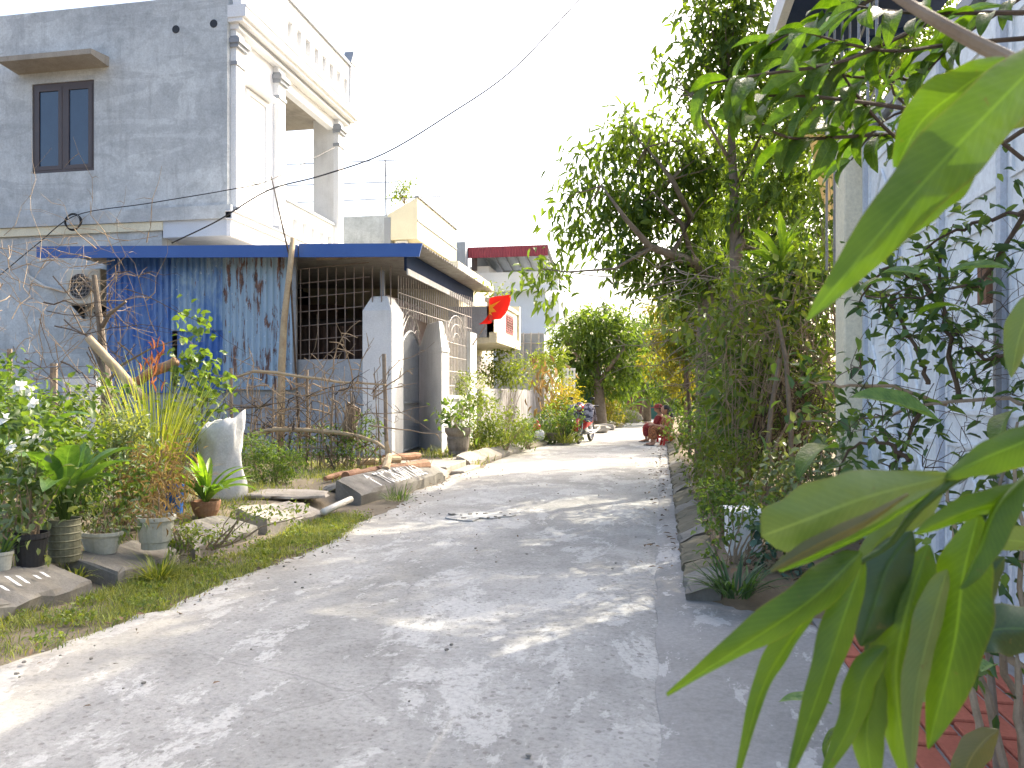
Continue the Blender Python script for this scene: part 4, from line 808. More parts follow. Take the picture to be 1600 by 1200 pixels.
def blade_mesh(name, L, W, curve=.6, fold=.18, peak=.45, wave=.02, nseg=12, mat_=None, tip=1.0):
    """one broad leaf along +X from the origin, curving down; own UVs"""
    V = []; UV = []; F = []; x = z = 0.0; ang = .25
    for i in range(nseg + 1):
        t = i / nseg; wv = W * .5 * (math.sin(math.pi * min(1, t ** (math.log(.5) / math.log(peak)))) ** (.75)) + .002
        if tip < 1 and t > peak: wv = max(wv, W * .5 * (1 - tip) * (1 - ((t - peak) / (1 - peak)) ** 4))
        for j in range(7):
            s = (j - 3) / 3; V.append((x, s * wv, z + abs(s) * wv * fold * 2 + wave * W * math.sin(t * 15 + s * 4) * abs(s))); UV.append(((j) / 6, t))
        ang -= curve / nseg * (1 + t); x += math.cos(ang) * L / nseg; z += math.sin(ang) * L / nseg
    for i in range(nseg):
        for j in range(6): a = i * 7 + j; F.append((a, a + 1, a + 8, a + 7))
    me = bpy.data.meshes.new(name); me.from_pydata(V, [], F); uv = me.uv_layers.new(name='UVMap')
    for lp in me.loops: uv.data[lp.index].uv = UV[lp.vertex_index]
    me.polygons.foreach_set('use_smooth', [True] * len(me.polygons)); me.materials.append(mat_); return me
LM_CANNA = [blade_mesh('canna_leaf', 1, .36, .9, .22, .5, .03, 12, BL_CANNA), blade_mesh('canna_leaf', 1, .32, .4, .3, .5, .03, 12, BL_CANNA)]
LM_FERN = [blade_mesh('fern_leaf', 1, .15, .9, .25, .55, .05, 14, BL_FERN), blade_mesh('fern_leaf', 1, .13, .5, .3, .55, .05, 14, BL_FERN)]
LM_LILY = [blade_mesh('lily_leaf', 1, .13, 1.0, .3, .45, .02, 12, BL_CANNA), blade_mesh('lily_leaf', 1, .12, .6, .35, .45, .02, 12, BL_FERN)]
LM_BAN = [blade_mesh('banana_leaf', 1, .30, 1.1, .2, .5, .06, 14, BL_FERN), blade_mesh('banana_leaf', 1, .28, .6, .2, .5, .06, 14, BL_CANNA)]
def broad_plant(name, label, p, n, L, meshes, elev=(.5, 1.3), stalk=.0, seed=1, cat='plant', stem=None, group=None):
    rr = random.Random(seed); t = thing(name, label, cat, p, 0, group)
    for k in range(n):
        me = meshes[k % len(meshes)]; o = link('leaf', me, t); s_ = L * rr.uniform(.65, 1.15); o.scale = (s_, s_, s_)
        a = 2.4 * k + rr.uniform(-.4, .4); e = rr.uniform(*elev); st = stalk * rr.uniform(.5, 1.2)
        q = Vector((math.cos(a) * (.02 + st * .35), math.sin(a) * (.02 + st * .35), st)); o.location = q; o.rotation_euler = Euler((rr.uniform(-.35, .35), -e, a), 'XYZ')
        if st > .02: MB().tube([(0, 0, -.03), q * .55 + Vector((0, 0, st * .1)), q], [.010, .008, .006], 6).build('stalk', stem or LF_LIME, t)
    return t
# ------------------------------------------------------------------ dead branches and stick fence on the left
def sticks(par, name, segs, m, rad, amp=.02, seed=0, n=6, stuff=False, kinds=5):
    rr = random.Random(seed)
    for a, b in segs:
        mb = MB(); mb.tube(wander(a, b, n, amp, rr), [rad * (1 - .5 * k / n) for k in range(n + 1)], 6); o = part(par, name, mb, m)
def brush(par, name, region, Y, n, m, rad, seed, ln=(40, 160), amp=.05, jy=.25, ang=None):
    """tangle of bare twigs filling a patch, one mesh"""
    rr = random.Random(seed); mb = MB()
    for k in range(n):
        u = rr.uniform(region[0], region[2]); v = rr.uniform(region[1], region[3]); a = rr.uniform(0, 6.28) if ang is None else rr.gauss(*ang); l = rr.uniform(*ln)
        p0 = PY(u, v, Y + rr.uniform(-jy, jy)); p1 = PY(u + math.cos(a) * l, v + math.sin(a) * l, Y + rr.uniform(-jy, jy))
        pts = wander(p0, p1, 6, amp, rr); q = rad * rr.uniform(.5, 1.3); mb.tube(pts, [q * (1 - .12 * i) for i in range(7)], 4)
        for i in (2, 3, 4, 5):
            if rr.random() < .6:
                d_ = Vector((rr.uniform(-1, 1), rr.uniform(-.5, .5), rr.uniform(-.6, 1))).normalized() * rr.uniform(.08, .3); mb.tube([pts[i], pts[i] + d_ * .5 + Vector((0, 0, .02)), pts[i] + d_], [q * .6, q * .5, q * .3], 4)
    o = part(par, name, mb, m); o['kind'] = 'stuff'; return o
YS = 10.9
SF = thing('stick_fence', 'makeshift fence of branches and brushwood in front of the grey low wall', 'fence', PY(480, 720, YS)); SF.location.z = .1
sticks(SF, 'rail', [(PY(345, 592, YS), PY(400, 580, YS)), (PY(395, 580, YS), PY(602, 601, YS))], POLE, .030, .03, 1)
mb = MB(); mb.tube([PY(378, 690, YS - .1), PY(398, 678, YS - .1), PY(430, 671, YS - .1), PY(480, 672, YS - .15), PY(530, 676, YS - .1), PY(565, 683, YS - .1), PY(590, 692, YS - .15), PY(604, 703, YS - .2), PY(606, 714, YS - .2)], [.035, .036, .036, .034, .034, .03, .026, .022, .018], 8); part(SF, 'rail', mb, POLE)
sticks(SF, 'rail', [(PY(365, 640, YS), PY(470, 623, YS)), (PY(470, 700, YS - .2), PY(560, 695, YS - .1))], POLE_GREY, .016, .03, 2)
for (u, v0_, v1, r_) in ((361, 575, 690, .026), (480, 578, 730, .022), (600, 553, 705, .03), (427, 600, 712, .014), (548, 610, 706, .014), (520, 600, 712, .018), (395, 585, 700, .012)):
    p = PY(u, v0_, YS + .05); q = PY(u + rg.uniform(-6, 6), v1, YS + .05); q.z = .05; MBx = MB(); MBx.tube(wander(q, p, 5, .012, rg), r_, 7); part(SF, 'post', MBx, POLE_GREY)
for k in range(30):
    u = 366 + k * 8 + rg.uniform(-4, 4); p = PY(u + rg.uniform(-14, 14), rg.uniform(572, 625), YS + rg.uniform(-.06, .1)); q = PY(u, 715, YS + rg.uniform(-.06, .1)); q.z = .08; MBx = MB(); MBx.tube(wander(q, p, 6, .02, rg), [.009, .0085, .008, .007, .006, .005, .004], 5); part(SF, 'stick', MBx, (TWIG, POLE_GREY, TWIG_DARK)[k % 3])
brush(SF, 'brushwood', (370, 590, 600, 720), YS, 95, TWIG, .011, 3, (40, 150), .07)
brush(SF, 'brushwood', (370, 610, 600, 725), YS - .1, 45, TWIG_DARK, .010, 4, (30, 120), .06)
mb = MB(); mb.prism([(0, 0), (.22, 0), (.22, .55), (.0, .62)], 'y', 0, .04); o = part(SF, 'board', mb, POLE_GREY); o.location = PY(530, 690, YS + .12); o.rotation_euler = (0, .2, .1); o.parent = SF; o.matrix_parent_inverse = SF.matrix_basis.inverted()
# leaning pole and thin stick against the shed
def pole(label, pts, r_, m, name='leaning_pole', cat='pole'):
    mb = MB(); mb.tube(pts, r_, 8); return tag(mb.build(name, m, smooth=True), label, cat)
p_ = [PY(438, 640, 12.75), PY(440, 575, 12.75), PY(444, 500, 12.8), PY(452, 430, 12.85), PY(458, 372, 12.88)]; p_[0].z = .1
pole('thick pale pole with stubs leaning against the rusty corrugated sheet', p_, [.075, .07, .062, .055, .05], POLE)
p_ = [PY(470, 640, 12.5), PY(452, 400, 12.9), PY(436, 330, 12.85), PY(424, 276, 12.8)]; p_[0].z = .1
pole('thin dark rod rising above the blue fascia by the leaning pole', p_, [.02, .018, .014, .008], TWIG_DARK)
# dead tree and brush in the far left corner
DT = thing('dead_tree', 'leafless dead tree with broken limbs in front of the blue sheets', 'dead tree', PY(170, 700, 8.3)); DT.location.z = .1
mb = MB(); b_ = PY(172, 690, 8.3); b_.z = .08
mb.tube([b_, PY(168, 610, 8.3), PY(162, 560, 8.3), PY(158, 520, 8.3), PY(152, 470, 8.3), PY(147, 430, 8.3)], [.085, .07, .05, .042, .034, .028], 8); part(DT, 'trunk', mb, BARK)
for pts, r_ in (([(160, 510), (172, 490), (197, 471)], .03), ([(152, 462), (140, 448), (124, 432)], .018), ([(165, 590), (150, 555), (137, 530)], .026), ([(166, 600), (190, 570), (235, 545), (280, 530)], .02), ([(160, 545), (130, 520), (110, 480)], .014)):
    mb = MB(); mb.tube([PY(u, v, 8.3 - .05 * i) for i, (u, v) in enumerate(pts)], [r_ * (1 - .25 * i) for i in range(len(pts))], 7); part(DT, 'limb', mb, BARK)
brush(DT, 'twigs', (0, 360, 250, 610), 8.8, 85, TWIG, .006, 11, (60, 200), .10, .5)
brush(DT, 'twigs', (0, 420, 200, 640), 8.0, 20, TWIG_DARK, .009, 12, (80, 220), .07, .4, (.7, .5))
p0, p1 = PY(138, 528, 7.6), PY(225, 625, 7.6); o = MB().tube(wander(p0, p1, 6, .02, rg), [.045, .05, .052, .055, .055, .06, .06], 8).build('log', POLE, smooth=True); tag(o, 'pale peeled branch slanting across the lemongrass clump', 'branch')
p0, p1 = PY(205, 600, 7.9), PY(275, 565, 7.9); o = MB().tube(wander(p0, p1, 6, .03, rg), .06, 8).build('log', LOG, smooth=True); tag(o, 'short brown bent limb above the lemongrass', 'branch')
SP = thing('wire_fence', 'grey posts strung with wires in front of the house wall', 'fence', PY(60, 660, 9.5)); SP.location.z = .1
for u, v0_, r_ in ((15, 545, .035), (84, 568, .05), (75, 620, .03)):
    q = PY(u, v0_, 9.5); mb = MB(); mb.tube([(q.x, 9.5, .05), q], r_, 7); part(SP, 'post', mb, POLE_GREY)
for v in (572, 590, 612): mb = MB(); mb.tube([PY(-40, v, 9.45), PY(60, v + 2, 9.45), PY(165, v - 1, 9.45)], .008, 4); part(SP, 'wire', mb, STEEL)
o = MB().box(PY(98, 600, 10.4).x, PY(150, 600, 10.4).x, 10.4, 10.5, .1, PY(120, 588, 10.4).z).build('white_board', WHITE_D); tag(o, 'pale board standing behind the wire fence posts', 'board')
# firewood beside the gate pillar
def log(label, a, b, r0, r1, seed, m=LOG):
    rr = random.Random(seed); a = Vector(a); b = Vector(b); mb = MB(); mb.tube(wander(a, b, 7, .012, rr), [r0 + (r1 - r0) * k / 7 + rr.uniform(-.008, .008) for k in range(8)], 10); o = mb.build('log', m, smooth=False); tag(o, label, 'log', 'firewood logs by the kerb'); return o
log('reddish log lying nearest the lettered kerb', G(540, 745, .22), G(610, 733, .22), .06, .085, 1)
log('long reddish log pointing at the gate pillar base', G(590, 735, .24), G(664, 728, .21), .06, .10, 2)
log('pale peeled log on top of the firewood', G(560, 722, .26), G(625, 718, .26), .05, .06, 3, POLE)
log('dark log at the back of the firewood heap', G(600, 716, .24), G(655, 712, .22), .055, .06, 4)
log('thin crooked brown log left of the firewood', G(508, 748, .20), G(560, 736, .20), .03, .045, 5)
p_ = [G(602, 735, .25), PY(608, 712, 10.4), PY(603, 690, 10.4)]; o = MB().tube(p_, [.06, .045, .03], 8).build('log', POLE); tag(o, 'forked stump standing up from the firewood', 'log')
# ------------------------------------------------------------------ pots
def pot(name, label, u, v, wpx, hpx, prof, m, soil=True, sx=1, sy=1, bands=0, z=.14, ang=0):
    p = G(u, v, z); k = depth(p) / FPX; w_, h_ = wpx * k / 2, hpx * k; t = thing(name, label, 'pot', p, ang)
    outer = [(r * w_, q * h_) for r, q in prof]; inner = [(outer[-1][0] * .90, outer[-1][1]), (outer[-1][0] * .86, h_ * .82)]
    mb = MB(); mb.lathe([(.001, 0)] + outer + inner, 22, sx=sx, sy=sy, cap=False); mb.build('body', m, t, smooth=False)
    if bands:
        for b in range(bands): q = h_ * (.15 + .7 * b / max(1, bands - 1)); mb = MB(); mb.lathe([(w_ * .93, q - .008), (w_ * 1.0, q), (w_ * .93, q + .008)], 22, cap=False); mb.build('band', m, t)
    mb = MB(); mb.lathe([(.001, h_ * .84), (outer[-1][0] * .87, h_ * .82)], 18, sx=sx, sy=sy, cap=False); mb.build('soil', SOIL, t)
    return p + Vector((0, 0, h_ * .83)), w_, h_
P_R = [(.70, 0), (.72, .02), (.92, .82), (1, .86), (1, 1)]
top0, w_, h_ = pot('plant_pot', 'small pale pot cut by the left picture edge', 2, 897, 34, 36, P_R, WHITEPOT)
strap_plant('potted_plant', 'narrow leaved plant in the small pale pot at left edge', top0, 26, .22, .02, LF_MID, spread=.04)
top1, w_, h_ = pot('plant_pot', 'black plastic nursery pot near the left end of the kerb', 48, 888, 52, 56, P_R, BLACK)
top2, w_, h_ = pot('plant_pot', 'banded old tin drum holding the broad leaved canna', 101, 876, 48, 66, [(.92, 0), (.95, .03), (.95, .97), (1, .98), (1, 1)], DRUMPOT, bands=5)
top3, w_, h_ = pot('plant_pot', 'shallow oval white basin between the drum and the white pot', 158, 864, 70, 34, [(.66, 0), (.68, .03), (.9, .75), (1, .86), (1, 1)], WHITEPOT, sy=.72)
top4, w_, h_ = pot('plant_pot', 'wide off white pot with a stepped foot on the kerb edge', 243, 856, 60, 50, [(.68, 0), (.70, .20), (.78, .22), (.90, .84), (1, .88), (1, 1)], WHITEPOT)
top5, w_, h_ = pot('plant_pot', 'bright blue plastic can behind the off white pot', 270, 802, 34, 44, [(.82, 0), (.84, .02), (.98, .94), (1, 1)], BLUECAN)
top6, w_, h_ = pot('plant_pot', 'large weathered stone urn beside the right gate pillar', 716, 712, 42, 44, [(.72, 0), (.78, .10), (.70, .18), (.78, .3), (.86, .62), (.80, .70), (.94, .80), (1, .88), (1, 1)], STONEPOT, z=.12)
top7, w_, h_ = pot('plant_pot', 'dark rounded pot under the lily plant near the sack', 322, 806, 44, 24, [(.7, 0), (.9, .4), (1, .8), (1, 1)], LOG)
top8, w_, h_ = pot('plant_pot', 'grey tray of weeds at road edge below the red bundle', 868, 688, 30, 12, P_R, CONC, z=.1)
# canna
broad_plant('potted_plant', 'broad leaved canna growing in the banded drum', top2, 20, .44, LM_CANNA, (.45, 1.35), .22, 3)
shrub('potted_plant', 'thin stemmed leafy plant in the black plastic pot', (48, 862), [(45, 790, 45, 60), (40, 740, 38, 45)], LF_GREY, .07, 1.0, 5, .45, cat='plant', Y=top1.y, zb=top1.z)
shrub('potted_plant', 'sparse grey green plant in the oval basin', (158, 838), [(160, 810, 32, 28), (190, 800, 25, 20)], LF_GREY, .06, .7, 5, .35, cat='plant', Y=top3.y, zb=top3.z)
shrub('potted_plant', 'straggly half dry plant in the off white pot', (243, 815), [(235, 785, 38, 32), (250, 800, 45, 18)], LF_DRY, .07, .4, 5, .25, cat='plant', Y=top4.y, zb=top4.z, down=.4)
broad_plant('potted_plant', 'small green rosette in the off white pot', top4, 9, .11, LM_LILY, (.3, 1.0), .0, 9)
shrub('potted_plant', 'tiny yellow green bush beside the off white pot', (285, 858), [(284, 838, 22, 22)], LF_LIME, .03, 1.6, 6, .55, cat='plant')
broad_plant('potted_plant', 'strap leaved lily clump in the dark pot by the sack', top7, 28, .50, LM_LILY, (.45, 1.4), .03, 5)
# white flowering bush at the left edge
wf = shrub('flowering_bush', 'tall bush with white flowers at the left picture edge', (20, 860), [(10, 640, 60, 60), (40, 700, 70, 60), (25, 780, 55, 70), (95, 690, 45, 50)], LF_MID, .085, 1.05, 5, .55, Y=4.9)
shrub('leafy_bush', 'pale yellow green weeds behind the white flowering bush', (110, 800), [(90, 700, 50, 40), (60, 740, 50, 50), (140, 690, 35, 45)], LF_LIME, .05, .9, 6, .4, Y=5.6)
r = np.random.RandomState(5); nf = 26
fc = [PY(u, v, 4.8 + r.uniform(-.25, .25)) for u, v in [(30, 605), (48, 612), (54, 632), (60, 678), (44, 680), (70, 684), (56, 688), (28, 715), (36, 604), (8, 655), (20, 700), (66, 672)]]
PP = []; DD = []
for c in fc:
    for k in range(7): PP.append(tuple(c - wf.location)); DD.append((math.cos(k * .9) * .9, math.sin(k * .9) * .5 - .5, math.sin(k * .9 + .5) * .8))
leaf_cloud('flowers', PETAL, wf, np.array(PP), np.array(DD), .055, .045, r.uniform(0, 1, len(PP)), r)['kind'] = 'stuff'
b_ = PY(30, 700, 5.3); b_.z = .12; broad_plant('leafy_plant', 'big dark taro leaves behind the white flowers', b_ + Vector((0, 0, .35)), 9, .50, LM_CANNA, (.1, .9), .35, 21)
shrub('variegated_bush', 'pale edged variegated bush behind the canna', (190, 790), [(190, 680, 40, 34), (165, 725, 40, 40), (215, 710, 30, 50)], LF_GREY, .07, 1.3, 6, .3, Y=5.9)
b_ = PY(155, 720, 6.3); b_.z = .5; broad_plant('leafy_plant', 'dark upright leaves between the weeds and the variegated bush', b_, 6, .34, LM_CANNA, (.8, 1.4), .1, 22)
p = G(240, 790, .13); strap_plant('lemongrass', 'tall clump of yellow green lemongrass behind the pots', p, 330, 1.45, .016, LEMON, (.02, .42), (.1, .75), .16)
p = G(262, 800, .13) + Vector((-.05, 0, .12)); strap_plant('dry_grass', 'brown dead grass hanging at the foot of the lemongrass', p, 160, .62, .012, LF_DRY, (.1, .8), (.8, 1.9), .18)
r = np.random.RandomState(9); c = np.array(PY(240, 572, 6.4)); n = 26; leaf_o = leaf_cloud('leaves', ORANGE, None, c + r.normal(size=(n, 3)) * (.05, .05, .09), r.normal(size=(n, 3)) * .3 + (0, 0, .8), .13, .014, r.uniform(0, 1, n), r); leaf_o.name = 'dry_frond'; tag(leaf_o, 'rust orange withered frond at the top of the lemongrass', 'frond')
shrub('dead_weeds', 'matted brown dead weeds behind the off white pot', (215, 830), [(215, 770, 34, 40), (260, 735, 30, 50)], LF_DRY, .08, .8, 6, .12, Y=5.75, down=.6)
vn = shrub('creeping_vine', 'heart leaved climbing vine sprawling up beside the lemongrass', (310, 740), [(300, 530, 20, 40), (318, 570, 36, 36), (335, 600, 26, 30), (290, 500, 12, 26), (300, 640, 34, 60), (345, 650, 22, 24)], LF_MID, .10, 1.0, 5, .75, Y=8.0, stem=TWIG_DARK)
shrub('weeds', 'low green weeds between the sack and the brushwood fence', (420, 765), [(415, 735, 40, 28), (400, 700, 28, 22), (450, 720, 25, 20)], LF_MID, .05, 1.4, 7, .3, Y=9.0, zb=.1)
shrub('weeds', 'leafy weeds growing through the brushwood fence', (530, 722), [(520, 690, 40, 26), (575, 665, 22, 18), (560, 700, 34, 20), (470, 700, 30, 22)], LF_MID, .06, .7, 5, .45, Y=10.9, zb=.1)
# white woven sack, open at the top, slumped
sk = G(346, 783, .13); k_ = depth(sk) / FPX; t = thing('sack', 'white woven sack open at the top beside the lily clump', 'sack', sk)
rr = random.Random(3); rings = []; H = 128 * k_
for i in range(13):
    tt = i / 12; ring = []; z = H * tt
    for q in range(28):
        a = 2 * math.pi * q / 28; rx = 33 * k_ * (1 + .05 * math.sin(3 * a + tt * 6) + .05 * math.sin(tt * 9)); ry = rx * .72
        f = 1 + .07 * math.sin(5 * a + 4 * tt) * math.sin(tt * 5 + a) + .05 * math.sin(9 * a - 7 * tt) + .10 * (1 - tt) ** 2 + rr.uniform(-.025, .025); ring.append((math.cos(a) * rx * f, math.sin(a) * ry * f, z + (tt > .6) * (tt - .6) * 2.5 * (.07 * math.cos(a) + .022 * math.sin(3 * a + 1) + .015 * math.sin(5 * a)) - (tt > .8) * .06 * max(0, -math.sin(a + .3)) + (tt > .9) * rr.uniform(-.02, .03)))
    rings.append(ring)
rings += [[(x * .93, y * .93, z - .01) for x, y, z in rings[-1]], [(x * .55, y * .55, H * .62) for x, y, z in rings[-1]]]
MB().loft(rings).build('sack_body', SACK, t, smooth=True)
# verge bushes and weeds beyond the gate ------------------------------------------------
shrub('potted_plant', 'dark leafy plant spilling from the stone urn', (716, 676), [(716, 655, 26, 22), (700, 645, 14, 14)], LF_MID, .13, 1.3, 5, .5, cat='plant', Y=top6.y, zb=top6.z)
fb = shrub('flowering_bush', 'yellow green flowering bush behind the stone urn', (745, 700), [(735, 615, 22, 32), (752, 650, 30, 36), (760, 685, 26, 24), (712, 600, 10, 20)], LF_LIME, .08, 1.3, 6, .45)
rw = np.random.RandomState(15); P_, _ = blob_points([(tuple(Vector(c) - fb.location), q) for c, q in pxblobs([(745, 635, 30, 42), (715, 640, 24, 16)], fb.location.y)], 90, rw, .9); leaf_cloud('flowers', PETAL, fb, P_, rw.normal(size=P_.shape), .055, .05, rw.uniform(0, 1, len(P_)), rw)['kind'] = 'stuff'
shrub('weeds', 'brownish green weeds on the verge right of the flowering bush', (790, 702), [(795, 668, 30, 26), (770, 690, 24, 14)], LF_LIME, .08, 1.2, 6, .4)
shrub('weeds', 'fresh green weeds at the kerb left of the red bundle', (825, 698), [(820, 676, 26, 20)], LF_MID, .07, 1.4, 6, .35)
shrub('garden_shrub', 'round yellow green shrub rising above the grey garden wall', (790, 640), [(785, 572, 30, 26), (805, 585, 26, 16), (770, 590, 18, 14)], LF_LIME, .11, 1.5, 6, .45, Y=20.5)
shrub('croton_bush', 'bright yellow croton hedge beside the parked motorbike', (882, 680), [(880, 625, 26, 30), (870, 650, 24, 24), (893, 645, 18, 26)], LF_CROTON, .10, 1.6, 6, .4, Y=22.5)
shrub('areca_palm', 'feathery yellowish young palm above the croton hedge', (868, 650), [(868, 578, 16, 34), (858, 560, 16, 18)], LF_LIME, .20, 1.1, 6, .15, Y=23.5, cat='palm')
shrub('withered_banana', 'withered banana with pale drooping leaves by the garden wall', (852, 660), [(850, 595, 16, 24), (845, 585, 20, 10)], LF_DRY, .30, 1.0, 5, .3, Y=22.0, cat='plant', down=1.6, nst=2)
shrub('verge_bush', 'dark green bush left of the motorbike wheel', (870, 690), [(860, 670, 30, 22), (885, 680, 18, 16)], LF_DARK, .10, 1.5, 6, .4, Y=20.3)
shrub('leafy_bush', 'reddish leaved bush in front of the grey annex', (845, 640), [(843, 562, 20, 16)], LF_LIME, .12, 1.0, 5, .4, Y=26)
shrub('verge_bush', 'yellow bush beneath the mango tree trunk', (945, 662), [(948, 620, 20, 30), (935, 640, 14, 18), (960, 645, 16, 16)], LF_YEL, .12, 1.3, 6, .4, Y=30)
p = PY(968, 655, 32); p.z = .1; broad_plant('banana_plant', 'green banana plant near the far end of the lane', p, 13, 1.4, LM_BAN, (.5, 1.4), .8, 33)
shrub('verge_bush', 'pale weeds under the banana plant', (975, 663), [(975, 645, 22, 16), (950, 655, 22, 8)], LF_LIME, .10, 1.2, 6, .4, Y=31)
# mango and trees behind it
def tree(name, label, base, trunk, limbs, px, m, L, dens, Y, per=7, aspect=.3, bark=BARK, down=.7, spread=None, shell=.55, dr=.8, twigs=60, zb=.1, out=.6, group=None):
    SEED[0] += 1; r = np.random.RandomState(SEED[0]); rr = random.Random(SEED[0]); b = PY(base[0], base[1], Y); b.z = zb; t = thing(name, label, 'tree', b, 0, group)
    tr = [(PY(u, v, Y + dy) - b, rd) for (u, v, dy, rd) in trunk]; mb = MB(); mb.tube([Vector((0, 0, -.08))] + [q for q, _ in tr], [tr[0][1] * 1.25] + [q for _, q in tr], 10); mb.build('trunk', bark, t, smooth=True)
    ends = [q for q, _ in tr[1:]]
    for lb in limbs:
        pts = [PY(u, v, Y + dy) - b for (u, v, dy, rd) in lb]; mb = MB(); mb.tube(pts, [q[3] for q in lb], 8); mb.build('branch', bark, t, smooth=True); ends += pts
    bl = [(tuple(Vector(c) - b), q) for c, q in pxblobs(px, Y, dr)]; area = sum(math.pi * q[0] * q[2] for c, q in bl); nc = max(10, int(dens * area / (L * L * aspect * .55) / per))
    o, P = foliage('crown', m, t, bl, nc, per, L, r, aspect, out, down, spread or L * .55, shell); o['kind'] = 'stuff'
    mb = MB()
    for i in r.permutation(len(P))[:twigs]:
        p = Vector(P[i]); e = min(ends, key=lambda q: (q - p).length); mb.tube(wander(e, p, 4, .05, rr), [.016, .012, .009, .007, .004], 4)
    if mb.v: mb.build('twigs', bark, t)['kind'] = 'stuff'
    return t
tree('mango_tree', 'dense dark mango tree on the left beyond the motorbike', (938, 655), [(938, 640, 0, .22), (935, 600, 0, .18), (930, 560, 0, .14)], [[(935, 600, 0, .12), (955, 570, -.4, .08), (975, 545, -.6, .05)], [(932, 590, 0, .1), (905, 560, -.3, .06), (890, 540, -.6, .04)]], [(925, 520, 55, 38), (900, 545, 42, 34), (960, 530, 42, 40), (905, 590, 34, 30), (940, 498, 38, 22), (985, 560, 30, 34), (940, 590, 40, 26), (975, 600, 26, 24)], LF_TREE, .24, 3.2, 29, 8, .30)
tree('distant_tree', 'sunlit yellow green tree at the far bend of the lane', (1010, 640), [(1010, 630, 0, .2), (1008, 590, 0, .15)], [], [(1000, 560, 34, 40), (1030, 540, 34, 46), (1015, 600, 30, 24), (1050, 580, 26, 40)], LF_LIME, .26, 2.6, 37, 7, .35)
# ------------------------------------------------------------------ right hand trees
tree('roadside_tree', 'spreading roadside tree with drooping compound leaves over the lane', (1104, 690),
     [(1104, 660, 0, .17), (1102, 560, 0, .155), (1104, 470, 0, .14), (1110, 430, 0, .13)],
     [[(1108, 440, 0, .10), (1085, 410, -.3, .085), (1050, 398, -.5, .07), (1015, 385, -.7, .055), (980, 345, -.9, .04), (940, 290, -1.0, .010)], [(1050, 398, -.5, .06), (1080, 340, -.5, .05), (1050, 280, -.6, .04), (1010, 230, -.6, .010)], [(1085, 410, -.3, .05), (1065, 350, -.4, .035), (1020, 300, -.8, .008)], [(1020, 386, -.7, .03), (960, 420, -.9, .02), (885, 425, -1.0, .012), (850, 420, -1.0, .008)], [(1110, 440, 0, .07), (1150, 400, .2, .05), (1190, 330, .3, .03)]],
     [(1000, 215, 66, 30), (940, 270, 46, 34), (900, 318, 30, 26), (965, 330, 55, 30), (1050, 240, 56, 40), (900, 355, 22, 14), (1010, 395, 60, 26), (1060, 330, 52, 44), (1085, 400, 44, 34), (925, 372, 30, 14), (852, 428, 30, 26), (862, 455, 14, 20), (1060, 440, 46, 24), (1095, 250, 40, 50), (1110, 330, 40, 40), (1030, 440, 50, 22), (1000, 300, 60, 40), (1125, 250, 40, 60), (1090, 450, 50, 30), (980, 400, 40, 20)], LF_TREE, .20, 3.4, 12.6, 20, .32, BARK, .9, .17, .35)
tree('roadside_tree', 'tall slender tree with thin upright trunk above the creeper thicket', (1150, 700),
     [(1152, 600, 0, .10), (1150, 430, 0, .09), (1147, 300, 0, .065), (1142, 200, 0, .05), (1138, 120, 0, .03)],
     [[(1148, 300, 0, .04), (1175, 240, .2, .03), (1200, 190, .3, .02)], [(1146, 260, 0, .03), (1110, 200, -.2, .02), (1080, 150, -.3, .01)], [(1150, 420, 0, .06), (1156, 380, -.1, .06), (1165, 340, 0, .04), (1220, 300, .2, .02)]],
     [(1120, 30, 60, 40), (1070, 110, 40, 26), (1110, 90, 44, 34), (1165, 50, 56, 46), (1150, 130, 44, 34), (1195, 250, 44, 50), (1180, 330, 54, 44), (1230, 180, 36, 46), (1225, 400, 40, 50), (1130, 0, 60, 30), (1200, 150, 50, 56), (1240, 280, 46, 56), (1095, 170, 40, 36), (1190, 90, 50, 40)], LF_TREE, .165, 3.2, 11.2, 18, .34, BARK, .8, .15, .35)
tree('roadside_tree', 'dark bushy tree standing behind the creeper thicket', (1215, 690),
     [(1215, 650, 0, .10), (1210, 560, 0, .08), (1205, 450, 0, .06)], [], [(1190, 470, 60, 60), (1250, 430, 50, 70), (1150, 500, 46, 60), (1240, 540, 50, 60), (1120, 430, 40, 50)], LF_DARK, .13, 2.4, 13.5, 7, .35)
tree('roadside_tree', 'yellow tree behind the thick grey trunk', (1075, 670),
     [(1075, 640, 0, .10), (1072, 560, 0, .08), (1070, 500, 0, .05)], [], [(1060, 520, 44, 36), (1035, 560, 34, 34), (1075, 590, 36, 40), (1090, 500, 30, 40), (1050, 480, 40, 24)], LF_YEL, .14, 2.4, 21, 7, .35)
tree('roadside_tree', 'bushy green tree overhanging the seated women', (1085, 665),
     [(1085, 640, 0, .08), (1082, 580, 0, .06)], [], [(1060, 620, 34, 30), (1085, 650, 30, 26), (1050, 590, 40, 26), (1090, 600, 30, 40)], LF_MID, .13, 2.2, 22.5, 7, .4)
p0 = PY(1078, 690, 14.0); p0.z = .1; o = MB().tube([p0, PY(1077, 640, 14), PY(1073, 580, 14)], [.035, .03, .025], 7).build('sapling', TWIG_DARK); tag(o, 'thin dark sapling stem left of the thick grey trunk', 'sapling')
